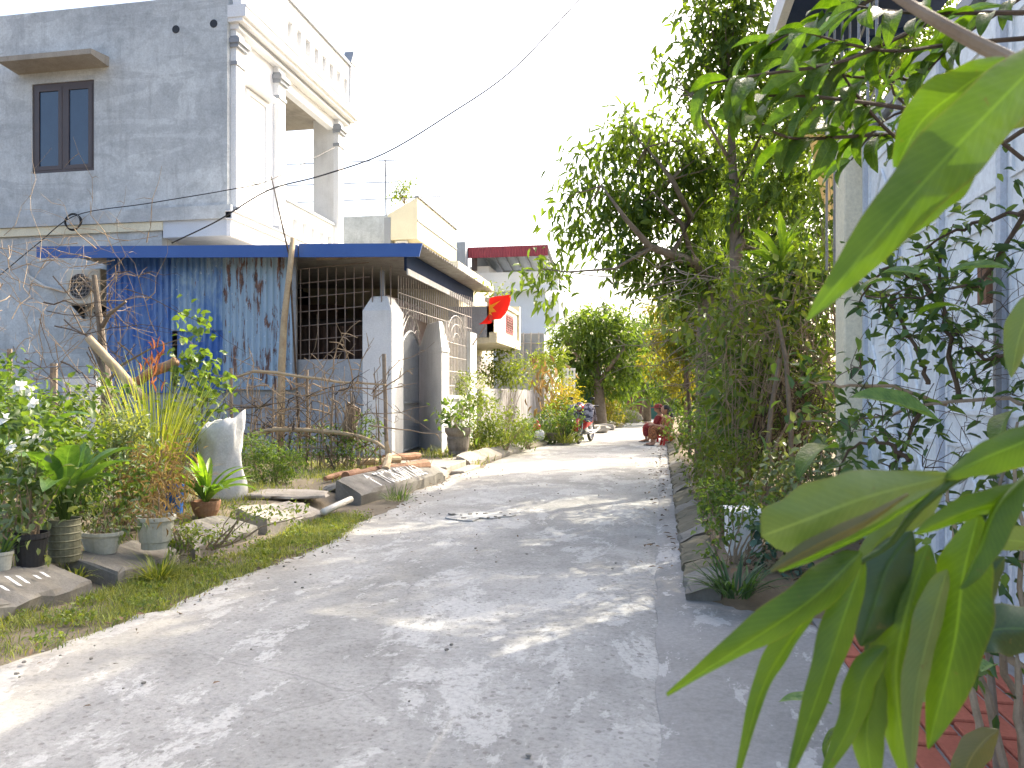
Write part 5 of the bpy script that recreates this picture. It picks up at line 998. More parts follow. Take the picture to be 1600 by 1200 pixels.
# creeper thicket with hanging dead stems
th = shrub('creeper_thicket', 'tall thicket of creepers and dead stems left of the white doors', (1240, 760), [(1200, 440, 50, 40), (1255, 480, 50, 60), (1180, 540, 54, 50), (1225, 600, 56, 60), (1280, 430, 34, 50), (1170, 640, 50, 50), (1270, 580, 34, 60), (1215, 690, 60, 40)], LF_MID, .11, 1.9, 6, .42, Y=8.6, zb=.13, cat='thicket', nst=16, down=.5, dr=.6)
brush(th, 'dead_stems', (1130, 420, 1330, 640), 8.1, 120, TWIG, .007, 31, (50, 190), .12, .35, (1.2, .7))
brush(th, 'dead_stems', (1040, 400, 1260, 560), 8.4, 60, POLE_GREY, .006, 32, (60, 170), .10, .35, (2.7, .5))
brush(th, 'dead_stems', (1180, 560, 1300, 740), 8.0, 60, TWIG_DARK, .009, 33, (60, 160), .08, .3, (1.5, .5))
for pts, r_ in (([(1200, 815), (1198, 720), (1205, 640), (1218, 560)], .030), ([(1180, 760), (1215, 690), (1232, 660), (1250, 640)], .022), ([(1235, 770), (1236, 680), (1228, 560), (1215, 500)], .028)):
    q = [PY(u, v, 7.6) for u, v in pts]; q[0].z = .1; mb = MB(); mb.tube(q, [r_, r_ * .9, r_ * .8, r_ * .6], 7); part(th, 'stem', mb, BARK if r_ > .027 else TWIG)
# bird's nest fern on the thicket
p = PY(1222, 425, 8.5); broad_plant('nest_fern', "large strap leaved nest fern perched high in the creeper thicket", p, 17, .62, LM_FERN, (.55, 1.45), .0, 51)
# low plants behind the right kerb
shrub('kerb_bush', 'leafy bush by the kerb just before the seated women', (1068, 700), [(1075, 655, 24, 24), (1060, 675, 16, 14)], LF_MID, .11, 1.4, 6, .45, Y=16.8)
shrub('kerb_bush', 'green undergrowth at the foot of the thick grey trunk', (1135, 740), [(1140, 650, 46, 30), (1120, 680, 40, 30), (1160, 690, 40, 36)], LF_MID, .08, 1.0, 6, .42, Y=10.5)
shrub('kerb_bush', 'mixed yellowish undergrowth below the creeper thicket', (1150, 800), [(1130, 720, 40, 34), (1175, 720, 44, 40), (1115, 760, 26, 26)], LF_LIME, .055, .85, 6, .42, Y=7.6)
shrub('kerb_bush', 'small leaved weeds hanging over the ribbed kerb', (1135, 840), [(1120, 770, 26, 30), (1150, 790, 34, 34), (1110, 800, 16, 20)], LF_MID, .045, 1.3, 6, .4, Y=6.1)
shrub('kerb_bush', 'round leaved bush in front of the cream pillar foot', (1250, 840), [(1240, 740, 40, 30), (1280, 720, 34, 26), (1210, 760, 30, 34), (1260, 780, 40, 40)], LF_GREY, .065, 1.1, 6, .6, Y=6.0)
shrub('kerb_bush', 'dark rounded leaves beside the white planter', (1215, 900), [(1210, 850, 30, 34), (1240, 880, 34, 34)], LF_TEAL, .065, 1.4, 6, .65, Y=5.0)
# white planter
p = G(1165, 872, .14); k_ = depth(p) / FPX; t = thing('planter', 'white plaster planter block half hidden behind the right kerb', 'planter', p)
o = MB().box(-26 * k_, 26 * k_, 0, .3, 0, 66 * k_).build('box', WHITE_D, t); bevel(o, .015, 2); MB().box(-28 * k_, 28 * k_, -.01, .31, 66 * k_, 72 * k_).build('rim', WHITE_D, t)
p = G(1150, 930, .1); strap_plant('spider_plant', 'clump of narrow dark strap leaves at the near end of the kerb', p, 95, .30, .018, LF_DARK, (.2, 1.0), (.4, 1.4), .10)
# clay pots by the women
for lab, u, v, w_, h2, m_ in (('terracotta pot on the kerb beside the seated women', 1072, 694, 20, 26, ROSE), ('black pot just nearer than the terracotta pot', 1085, 702, 18, 18, BLACK)):
    tp, _, _ = pot('plant_pot', lab, u, v, w_, h2, P_R, m_, z=.15)
# ------------------------------------------------------------------ right hand doors, pillar and eave
XG = 1.62
PANEL = mat('white_door_paint', (.74, .79, .82), (.68, .73, .77), 3, .45, .1, 30, stain=(.42, .45, .50), sstr=.35)
DG = thing('sliding_doors', 'tall white embossed metal doors on the right behind the leaves', 'door', (XG, 4.4, 0))
DG.location = (XG, 4.4, 0)
npan = 6; y0_, y1_ = 1.6, 6.3; pw = (y1_ - y0_) / npan; H = 3.2
for k in range(npan):
    a = y0_ + k * pw + .012; b = a + pw - .024
    mb = MB(); mb.box(XG, XG + .04, a, b, .06, H); pn = part(DG, 'door_panel', mb, PANEL)
    mb = MB()
    for (z0, z1) in ((.25, 1.0), (1.15, 2.1), (2.25, 3.0)):
        for (p_, q_) in ((a + .06, a + .085), (b - .085, b - .06)): mb.box(XG - .012, XG, p_, q_, z0, z1)
        mb.box(XG - .012, XG, a + .085, b - .085, z0, z0 + .025); mb.box(XG - .012, XG, a + .085, b - .085, z1 - .025, z1)
        cy = (a + b) / 2; cz = (z0 + z1) / 2; hw = (b - a) / 2 - .16; hh = (z1 - z0) / 2 - .12
        dia = [(cy, cz - hh), (cy + hw, cz), (cy, cz + hh), (cy - hw, cz)]
        for i in range(4): p_, q_ = dia[i], dia[(i + 1) % 4]; mb.tube([(XG - .004, p_[0], p_[1]), (XG - .004, q_[0], q_[1])], .010, 4)
        for j in range(3): mb.box(XG - .008, XG, cy - .09, cy + .09, cz - .06 + j * .05, cz - .04 + j * .05)
    part(DG, 'moulding', mb, PANEL); 
    mb = MB(); mb.box(XG - .03, XG - .001, b - .012, b + .036, .05, H + .02); part(DG, 'stile', mb, PALEBLUE)
B(DG, 'top_rail', STEEL, (XG - .05, XG + .06, y0_, y1_, H + .021, H + .10))
bk = PX(1548, 445, XG - .03); B(DG, 'lock_box', BARK_RED, (XG - .07, XG - .031, bk.y - .05, bk.y + .05, bk.z - .09, bk.z + .09)); B(DG, 'lock_bar', STEEL, (XG - .06, XG - .035, bk.y - .13, bk.y - .10, .6, bk.z + .1))
pl = thing('gate_pillar', 'cream square pillar at the far end of the white doors', 'pillar', (XG, 6.47, 0))
B(pl, 'shaft', CREAM, (XG - .16, XG + .2, 6.32, 6.62, 0, 3.35), bv=.01); B(pl, 'capping', CREAM, (XG - .22, XG + .26, 6.27, 6.67, 3.35, 3.47), bv=.01); B(pl, 'plinth', CREAM, (XG - .19, XG + .23, 6.305, 6.64, 0, .3), bv=.01)
RH = thing('right_house', 'house behind the white doors with a dark overhanging eave', 'house', (4.5, 4, 0))
B(RH, 'wall', WHITE_D, (2.9, 3.1, 4.5, 8.2, 0, 4.85), (3.1, 6, 8.0, 8.2, 0, 4.0), (3.1, 6, 4.5, 4.7, 0, 4.0))
mb = MB(); mb.prism([(1.25, 4.90), (2.9, 5.27), (2.9, 5.38), (1.25, 5.02)], 'y', 6.7, 8.75); part(RH, 'roof', mb, NAVY)
B(RH, 'barge_board', WHITE_D, (1.17, 1.249, 6.7, 8.8, 4.80, 5.06)); mb = MB(); mb.prism([(1.25, 4.78), (2.9, 5.16), (2.9, 5.28), (1.25, 4.89)], 'y', 8.72, 8.78); part(RH, 'verge_board', mb, NAVY)
mb = MB(); mb.prism([(1.26, 4.84), (2.9, 5.20), (2.9, 5.24), (1.26, 4.88)], 'y', 6.75, 8.7); part(RH, 'soffit', mb, NAVY)
rd = thing('steel_rods', 'row of thin upright steel rods between the pillar and the eave', 'rods', (XG, 7.4, 0))
for k, u in enumerate((1292, 1304, 1316, 1328, 1342, 1356, 1370)):
    q = PX(u, 200, XG + .05) if u > 1330 else PY(u, 200, 7.45); mb = MB(); mb.tube([(q.x, q.y, 2.4 if u <= 1330 else 3.3), (q.x, q.y, 4.82)], .012, 5); part(rd, 'rod', mb, STEEL)
for z in (3.6, 4.3): mb = MB(); a = PY(1290, 200, 7.45); b = PX(1372, 200, XG + .05); mb.tube([(a.x, a.y, z), (PY(1330, 200, 7.45).x, 7.45, z), (b.x, b.y, z)], .010, 5); part(rd, 'crossbar', mb, STEEL)
SHEETY = leafmat('cream_sheet', (.70, .60, .40), (.76, .66, .45), .75, .7, (1, 1, .95, 1))
q = [PY(1264, 214, 8.3), PY(1337, 214, 8.3), PY(1337, 345, 8.3), PY(1292, 345, 8.3)]; mb = MB(); mb.add(q + [Vector(v) + Vector((0, .012, 0)) for v in q], [(0, 1, 2, 3), (7, 6, 5, 4), (0, 4, 5, 1), (1, 5, 6, 2), (2, 6, 7, 3), (3, 7, 4, 0)])
mb.tube([q[0] + Vector((-.1, 0, .01)), q[1] + Vector((.1, 0, .01))], .018, 6); tag(mb.build('cream_sheet', SHEETY), 'glowing cream plastic sheet hung beside the pillar top', 'sheet')
# filling vegetation behind the kerb and behind the doors
shrub('hedge_bush', 'dense green hedge filling behind the thick grey trunk', (1150, 720), [(1130, 560, 40, 60), (1170, 600, 50, 70), (1130, 640, 40, 50), (1220, 650, 60, 60)], LF_MID, .11, 1.5, 6, .42, Y=11.8)
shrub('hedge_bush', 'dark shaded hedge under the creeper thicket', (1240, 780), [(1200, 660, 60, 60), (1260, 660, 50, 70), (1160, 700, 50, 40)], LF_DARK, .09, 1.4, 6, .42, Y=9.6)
tree('garden_tree', 'leafy garden tree behind the cream pillar and eave', (1330, 700), [(1330, 600, 0, .12), (1320, 400, 0, .10), (1315, 250, 0, .07)], [], [(1290, 180, 60, 60), (1350, 260, 60, 70), (1270, 300, 50, 60), (1330, 60, 90, 60), (1400, 120, 80, 80), (1260, 60, 60, 60), (1310, 400, 40, 60)], LF_TREE, .14, 1.7, 10.6, 14, .35)
tree('garden_tree', 'tall garden tree behind the eave, mostly unseen crown added to shade the road', (1420, 700), [(1420, 500, 0, .16), (1410, 300, 0, .12), (1400, 100, 0, .09)], [], [(1380, -60, 130, 90), (1250, -120, 110, 80), (1480, 40, 100, 100), (1350, -180, 120, 80)], LF_TREE, .16, 1.7, 12.0, 14, .35)  # crown mostly above the view, added to dapple shade over the near road

tree('garden_tree', 'broad dark garden tree filling the sky behind the slender trunk', (1215, 690), [(1215, 600, 0, .16), (1212, 480, 0, .13), (1210, 380, 0, .10)], [], [(1150, 330, 60, 60), (1220, 260, 70, 70), (1180, 420, 70, 60), (1270, 380, 60, 80), (1120, 400, 44, 50), (1240, 170, 60, 50)], LF_TREE, .18, 2.8, 16.0, 14, .35)
tree('garden_tree', 'green tree standing further back above the seated women', (1130, 670), [(1130, 620, 0, .15), (1128, 540, 0, .12), (1126, 470, 0, .08)], [], [(1110, 450, 50, 46), (1150, 500, 50, 60), (1080, 520, 40, 44), (1130, 560, 50, 50), (1060, 470, 36, 26), (1120, 370, 56, 50), (1165, 430, 50, 50), (1100, 320, 40, 36)], LF_TREE, .2, 2.2, 20.5, 8, .38)
tree('distant_tree', 'large green tree closing the view over the far end of the lane', (1040, 640), [(1040, 620, 0, .25), (1038, 560, 0, .2)], [], [(1010, 530, 40, 30), (1050, 520, 50, 40), (980, 560, 30, 30), (1030, 575, 44, 36), (1000, 600, 26, 20), (1070, 590, 30, 40)], LF_MID, .3, 2.3, 34, 8, .36)
shrub('kerb_bush', 'sprawling green weeds around the white planter', (1140, 895), [(1125, 820, 20, 24), (1195, 800, 34, 26), (1160, 795, 30, 14), (1225, 830, 30, 34), (1115, 870, 16, 16)], LF_MID, .05, 1.3, 6, .5, Y=5.15, zb=.1)
shrub('kerb_bush', 'big round leaved creeper in front of the creeper thicket', (1230, 830), [(1225, 720, 40, 30), (1190, 780, 36, 30), (1290, 680, 34, 30), (1300, 760, 30, 30)], LF_GREY, .085, .75, 5, .7, Y=6.4)
shrub('kerb_bush', 'green leafy weeds crowding the ribbed kerb before the trunk', (1100, 745), [(1085, 700, 26, 24), (1110, 730, 30, 26), (1090, 745, 16, 16)], LF_LIME, .07, 1.2, 6, .45, Y=9.0)
shrub('hedge_bush', 'tall leafy bush hiding the lower slender trunk', (1165, 760), [(1150, 600, 44, 60), (1140, 670, 44, 44), (1185, 520, 44, 60), (1190, 620, 40, 50)], LF_MID, .095, 1.2, 6, .42, Y=9.3)

shrub('creeper_thicket', 'leafy creeper mass climbing behind the cream pillar and rods', (1350, 760), [(1330, 200, 44, 60), (1390, 240, 50, 70), (1310, 310, 40, 50), (1350, 380, 40, 60), (1420, 150, 50, 50)], LF_TREE, .09, .8, 8, .42, Y=8.0, cat='creeper', nst=14)

shrub('kerb_bush', 'sunlit light green leaves draping over the dead stems', (1150, 770), [(1140, 470, 50, 40), (1090, 500, 40, 40), (1200, 520, 50, 40), (1260, 420, 44, 40), (1160, 620, 50, 40), (1290, 620, 30, 50)], LF_LIME, .11, .8, 6, .45, Y=7.9, cat='creeper', down=.5)
# ------------------------------------------------------------------ people
def skin(name, V, Ed, Rd, m, par=None, sub=2):
    me = bpy.data.meshes.new(name); me.from_pydata([tuple(v) for v in V], Ed, []); me.materials.append(m); o = link(name, me, par)
    md = o.modifiers.new('skin', 'SKIN'); md.use_smooth_shade = True
    sv = me.skin_vertices[0].data
    for i, r_ in enumerate(Rd): sv[i].radius = (r_, r_) if not hasattr(r_, '__len__') else r_
    sv[0].use_root = True
    s_ = o.modifiers.new('sub', 'SUBSURF'); s_.levels = s_.render_levels = sub; return o
def head_mesh(name, m, par, c, r_, yaw):
    """egg shaped head with brow, nose, chin and ears; faces local -Y turned by yaw"""
    mb = MB(); rings = []
    for i in range(13):
        t = i / 12; ph = math.pi * (.02 + .96 * t); rr = []
        for k in range(18):
            a = 2 * math.pi * k / 18; x = math.cos(a) * math.sin(ph) * .78; y = math.sin(a) * math.sin(ph) * .92; z = -math.cos(ph) * 1.12
            f = max(0, -math.sin(a)) ** 6
            if z < -.2: x *= 1 + (z + .2) * .35; y *= 1 + (z + .2) * .18
            y -= f * (.26 * math.exp(-((z + .12) / .16) ** 2) + .08 * math.exp(-((z + .95) / .2) ** 2) - .05 * math.exp(-((z - .12) / .1) ** 2)) * math.sin(ph)
            rr.append((x, y, z))
        rings.append(rr)
    mb.loft(rings)
    for s_ in (-1, 1): rock(mb, (s_ * .80, .05, -.05), .07, .16, .24, 3, 0, 8)
    V = [Vector((v[0] * math.cos(yaw) - v[1] * math.sin(yaw), v[0] * math.sin(yaw) + v[1] * math.cos(yaw), v[2])) * r_ + Vector(c) for v in mb.v]; mb.v = [tuple(v) for v in V]
    return mb.build(name, m, par, smooth=True)
def patterned(name, c1, c2, c3, scale):
    m, t, ns, ls, b = newmat(name); v = coords(ns, ls); vo = ns.new('ShaderNodeTexVoronoi'); vo.inputs['Scale'].default_value = scale; ls.new(v, vo.inputs['Vector'])
    r_ = ramp(ns, [(.25, c1), (.5, c2), (.75, c3)]); r_.color_ramp.interpolation = 'CONSTANT'; ls.new(noise(ns, ls, v, scale, 4, .7, 1.5), r_.inputs[0]); ls.new(r_.outputs[0], b.inputs['Base Color']); b.inputs['Roughness'].default_value = .85; return m
DRESS = patterned('patterned_dress', (.10, .035, .02), (.36, .15, .06), (.22, .08, .03), 22)
SHIRT2 = patterned('dark_red_shirt', (.20, .02, .025), (.26, .04, .04), (.12, .015, .02), 14)
def seated(label, loc, rz, cloth, hairlong, stool_label, cap=None):
    st = thing('stool', stool_label, 'stool', loc, rz)
    mb = MB(); mb.box(-.13, .13, -.13, .13, .21, .235); bevel(mb.build('seat', RED, st), .012, 2)
    for sx_ in (-1, 1):
        for sy_ in (-1, 1):
            mb = MB(); mb.loft([[(sx_ * .14 + a * .025, sy_ * .14 + b * .025, 0) for a, b in ((-1, -1), (1, -1), (1, 1), (-1, 1))], [(sx_ * .105 + a * .022, sy_ * .105 + b * .022, .21) for a, b in ((-1, -1), (1, -1), (1, 1), (-1, 1))]]); mb.build('leg', RED, st)
    mb = MB()
    for sy_ in (-1, 1): mb.box(-.12, .12, sy_ * .122 - .008, sy_ * .122 + .008, .12, .17); mb.box(sy_ * .122 - .008, sy_ * .122 + .008, -.113, .113, .12, .17)
    mb.build('apron', RED, st)
    pn = thing('person', label, 'person', (loc[0], loc[1], loc[2]), rz)
    # body faces local -X: pelvis on the stool, knees forward and raised, feet on the ground, arms resting on the knees
    V = [(.02, 0, .33), (.03, 0, .46), (.0, 0, .60), (-.03, 0, .70), (-.04, 0, .765), (-.05, 0, .80)]; Ed = [(0, 1), (1, 2), (2, 3), (3, 4), (4, 5)]; Rd = [(.13, .15), (.115, .13), (.12, .14), (.085, .11), (.045, .045), (.045, .045)]
    for s_ in (-1, 1):
        i = len(V); V += [(-.02, s_ * .09, .31), (-.22, s_ * .11, .40), (-.40, s_ * .11, .445), (-.37, s_ * .11, .26), (-.36, s_ * .11, .075), (-.44, s_ * .12, .035), (-.52, s_ * .13, .028)]; Rd += [.095, .085, .06, .055, .036, .035, .024]
        Ed += [(0, i)] + [(i + k, i + k + 1) for k in range(6)]
        i = len(V); V += [(-.02, s_ * .16, .69), (-.07, s_ * .205, .55), (-.12, s_ * .20, .47), (-.26, s_ * .13, .49), (-.36, s_ * .06, .52), (-.41, s_ * .045, .52)]; Rd += [.055, .047, .040, .034, .024, .028]
        Ed += [(3, i)] + [(i + k, i + k + 1) for k in range(5)]
        for f in range(5):
            j = len(V); yy = s_ * (.02 + f * .014) if f < 4 else s_ * .075; V += [(-.455 if f < 4 else -.43, yy, .525 - .004 * f), (-.49 if f < 4 else -.45, yy, .505)]; Rd += [.010, .008]; Ed += [(i + 5, j), (j, j + 1)]
    skin('body', V, Ed, Rd, SKIN, pn)
    head_mesh('head', SKIN, pn, (-.075, 0, .895), .098, -math.pi / 2)
    # clothing: top and skirt / trousers a little larger than the body
    V2 = [(.025, 0, .31), (.03, 0, .46), (.0, 0, .60), (-.025, 0, .70)]; E2 = [(0, 1), (1, 2), (2, 3)]; R2 = [(.19, .20), (.17, .175), (.155, .17), (.10, .12)]
    for s_ in (-1, 1):
        i = len(V2); V2 += [(-.03, s_ * .09, .32), (-.22, s_ * .11, .41), (-.405, s_ * .11, .45), (-.375, s_ * .11, .27), (-.36, s_ * .11, .14)]; R2 += [.14, .125, .10, .095, .09]; E2 += [(0, i)] + [(i + k, i + k + 1) for k in range(4)]
        i = len(V2); V2 += [(-.02, s_ * .165, .69), (-.07, s_ * .21, .55), (-.10, s_ * .205, .50)]; R2 += [.07, .06, .055]; E2 += [(3, i), (i, i + 1), (i + 1, i + 2)]
    skin('clothing', V2, E2, R2, cloth, pn)
    mb = MB(); rings = []
    for i in range(8):
        t = i / 7; ph = math.pi * (.5 - .5 * t); rings.append([(-.06 + math.cos(a) * .100 * math.cos(ph * .98) + (.012 if math.cos(a) > 0 else .02), math.sin(a) * .098 * math.cos(ph * .98), .905 + math.sin(ph) * .115) for a in [2 * math.pi * k / 16 for k in range(16)]])
    mb.loft(rings[::-1]); rock(mb, (.03, 0, .84 if hairlong else .89), .055, .085, .16 if hairlong else .08, 5, 0, 12)
    if hairlong: mb.tube([(.04, 0, .85), (.085, 0, .72), (.09, 0, .58), (.085, 0, .50)], [.07, .085, .065, .03], 10)
    mb.build('hair', HAIR, pn, smooth=True)
    for s_ in (-1, 1): rock(mbs := MB(), (-.47, s_ * .125, .012), .11, .045, .016, 4, 0, 12); mbs.build('sandal', BLACK, pn)
    for s_ in (-1, 1): e = MB(); rock(e, (-.160, s_ * .032, .908), .006, .014, .008, 2, 0, 8); e.build('eye', HAIR, pn)
    e = MB(); rock(e, (-.166, 0, .845), .008, .024, .007, 2, 0, 8); e.build('mouth', RED, pn)
    if cap:
        mb = MB(); mb.lathe([(.125, .93), (.118, .97), (.085, 1.02), (.001, 1.035)], 18, (-.06, 0, 0), cap=False); mb.lathe([(.10, .935), (.20, .92), (.195, .93), (.10, .945)], 18, (-.07, 0, 0), cap=False); mb.build('hat', cap, pn, smooth=True)
    return pn
seated('person in a brown patterned dress with long dark hair sitting on a red stool', (.36, 19.6, 0), .25, DRESS, True, 'low red plastic stool under the person in the patterned dress')
seated('person in a dark red top and hat sitting just behind the patterned dress', (.20, 20.9, 0), -.35, SHIRT2, False, 'low red plastic stool under the person in the dark red hat', SHIRT2)
# ------------------------------------------------------------------ parked motorbike with cloth over the handlebars
mp = G(914, 691, .0); mk = thing('motorbike', 'red motorbike parked at the verge facing the camera', 'motorbike', mp, R(80))
def wheel(x):
    wt = MB(); n = 28; wt.loft([[(x + math.cos(a) * (.27 + .035 * math.cos(b)), .04 * math.sin(b), .30 + math.sin(a) * (.27 + .035 * math.cos(b))) for b in [2 * math.pi * q / 8 for q in range(8)]] for a in [2 * math.pi * k / n for k in range(n + 1)]], cap=False)
    w_ = bpy.data.objects.new('wheel', None); C.objects.link(w_); w_.parent = mk
    wt.build('tyre', RUBBER, w_, smooth=True); rm = MB(); rm.loft([[(x + math.cos(a) * (.235 + .01 * math.cos(b)), .025 * math.sin(b), .30 + math.sin(a) * (.235 + .01 * math.cos(b))) for b in [2 * math.pi * q / 6 for q in range(6)]] for a in [2 * math.pi * k / n for k in range(n + 1)]], cap=False)
    for k in range(18): a = 2 * math.pi * k / 18; rm.tube([(x, .02 * (-1) ** k, .30), (x + math.cos(a) * .23, 0, .30 + math.sin(a) * .23)], .004, 4)
    rm.tube([(x, -.05, .30), (x, .05, .30)], .045, 10); rm.build('rim', CHROME, w_)
wheel(-.62); wheel(.60)
mb = MB()
for s_ in (-1, 1): mb.tube([(-.62, s_ * .075, .30), (-.50, s_ * .075, .62), (-.42, s_ * .06, .85)], [.02, .022, .025], 8)
mb.build('fork', CHROME, mk)
mb = MB(); ar = [R(x) for x in range(20, 175, 14)]; mb.loft([[(-.62 + math.cos(a) * (.335 + q), s_, .30 + math.sin(a) * (.335 + q)) for s_, q in ((-.065, -.02), (-.05, .012), (0, .022), (.05, .012), (.065, -.02))] for a in ar], closed=False); o = mb.build('front_mudguard', RED, mk, smooth=True); sm = o.modifiers.new('solid', 'SOLIDIFY'); sm.thickness = .008
mb = MB(); mb.loft([[(-.52 + .02 * abs(s_), s_ * w2, z) for s_ in (-1, -.5, 0, .5, 1)] for z, w2 in ((.38, .10), (.5, .19), (.7, .2), (.84, .13))] , closed=False); mb.loft([[(-.40, s_ * w2, z) for s_ in (-1, -.5, 0, .5, 1)] for z, w2 in ((.36, .09), (.5, .17), (.7, .18), (.86, .12))], closed=False); o = mb.build('leg_shield', RED, mk, smooth=True); sm = o.modifiers.new('solid', 'SOLIDIFY'); sm.thickness = .012
mb = MB(); rock(mb, (-.44, 0, .92), .12, .10, .10, 7, 0, 12); mb.build('headlight_cowl', RED, mk, smooth=True); mb = MB(); mb.tube([(-.57, 0, .92), (-.535, 0, .92)], [.055, .07], 14); mb.build('headlight', CHROME, mk)
mb = MB(); mb.tube([(-.28, -.34, .98), (-.34, -.2, 1.0), (-.40, 0, .97), (-.34, .2, 1.0), (-.28, .34, .98)], .013, 7); mb.build('handlebar', CHROME, mk)
for s_ in (-1, 1): mb = MB(); mb.tube([(-.28, s_ * .34, .98), (-.24, s_ * .43, .97)], .02, 8); mb.build('grip', BLACK, mk); mb = MB(); mb.tube([(-.33, s_ * .22, 1.0), (-.34, s_ * .28, 1.14)], .006, 5); rock(mb, (-.34, s_ * .29, 1.17), .02, .06, .04, 3, 0, 10); mb.build('mirror', BLACK, mk)
mb = MB(); mb.loft([[(x, s_ * w2, z + dz) for s_, dz in ((-1, -.03), (-.7, .02), (0, .04), (.7, .02), (1, -.03), (.8, -.06), (-.8, -.06))] for x, w2, z in ((-.12, .09, .72), (.05, .12, .75), (.3, .13, .77), (.55, .12, .79), (.68, .07, .80))]); mb.build('saddle', BLACK, mk, smooth=True)
mb = MB(); mb.loft([[(x, s_ * w2, z) for s_, z in ((-1, z0), (-1, z1), (1, z1), (1, z0))] for x, w2, z0, z1 in ((-.38, .06, .40, .60), (-.15, .09, .38, .68), (.1, .12, .45, .71), (.4, .12, .52, .73), (.75, .06, .66, .77))]); bevel(mb.build('side_panels', RED, mk), .02, 2)
mb = MB(); rock(mb, (-.08, 0, .33), .17, .12, .12, 11, 0, 10); mb.tube([(-.05, 0, .3), (.6, .09, .3)], .03, 6); mb.tube([(-.05, 0, .3), (.6, -.09, .3)], .03, 6); mb.build('engine', STEEL, mk)
mb = MB(); mb.tube([(-.15, -.1, .28), (.1, -.15, .24), (.4, -.17, .28), (.85, -.17, .36)], [.02, .02, .045, .05], 10); mb.build('exhaust', CHROME, mk, smooth=True)
mb = MB(); mb.tube([(.05, .12, .26), (.0, .26, .01)], .012, 6); mb.build('side_stand', STEEL, mk); mb = MB(); mb.box(.78, .83, -.06, .06, .66, .74); mb.build('tail_light', RED, mk)
mb = MB(); mb.box(-.545, -.535, -.06, .06, .56, .68); mb.build('number_plate', PVC, mk)
# cloth bundle hung over the handlebars
CLOTH = patterned('striped_cloth', (.04, .035, .06), (.30, .29, .34), (.10, .09, .16), 7)
cl = MB(); nx = 16; ny = 14
for i in range(1): pass
V = []; F = []
for j in range(ny + 1):
    for i in range(nx + 1):
        s_ = i / nx * 2 - 1; t = j / ny * 2 - 1; x = -.35 + t * .27; y = s_ * .36; z = 1.06 - .42 * abs(t) ** 1.4 - .10 * abs(s_) ** 2 + .03 * math.sin(s_ * 8 + t * 3) + .02 * math.sin(t * 9); V.append((x, y, z))
for j in range(ny):
    for i in range(nx): a = j * (nx + 1) + i; F.append((a, a + 1, a + nx + 2, a + nx + 1))
cl.add(V, F); o = cl.build('cloth', CLOTH, None, smooth=True, loc=mp); o.rotation_euler = (0, 0, R(80)); tag(o, 'dark and white patterned cloth draped over the motorbike handlebars', 'cloth'); sm = o.modifiers.new('solid', 'SOLIDIFY'); sm.thickness = .01
# little red and white bundle on the verge
p = G(843, 688, .12); mb = MB(); rock(mb, (0, 0, .13), .13, .12, .14, 21, .3, 12); o = mb.build('white_bag', SACK, None, loc=p, smooth=True); tag(o, 'crumpled white plastic bag on the verge weeds', 'bag')
mb = MB(); rock(mb, (0, 0, 0), .10, .09, .10, 22, .3, 12); mb.tube([(0, 0, .05), (.03, .0, .14), (-.01, .02, .18)], [.05, .03, .01], 8); o = mb.build('red_bag', RED, None, loc=p + Vector((-.07, 0, .33)), smooth=True); tag(o, 'small red bag tied on top of the white bag', 'bag')
# stones along the left verge
for k, (u, v, a, b, c_, lab) in enumerate(((930, 676, .5, .35, .16, 'pale boulder just behind the motorbike'), (945, 672, .4, .3, .14, 'flat pale stone beyond the motorbike boulder'), (978, 660, .7, .5, .35, 'large grey boulder under the banana plant'), (960, 668, .35, .3, .12, 'low stone between the verge stones and the banana plant'))):
    p = G(u, v, .0); mb = MB(); rock(mb, (0, 0, c_ * .7), a, b, c_, 60 + k, .4, 12); tag(mb.build('boulder', CONC_L, None, loc=p), lab, 'boulder')
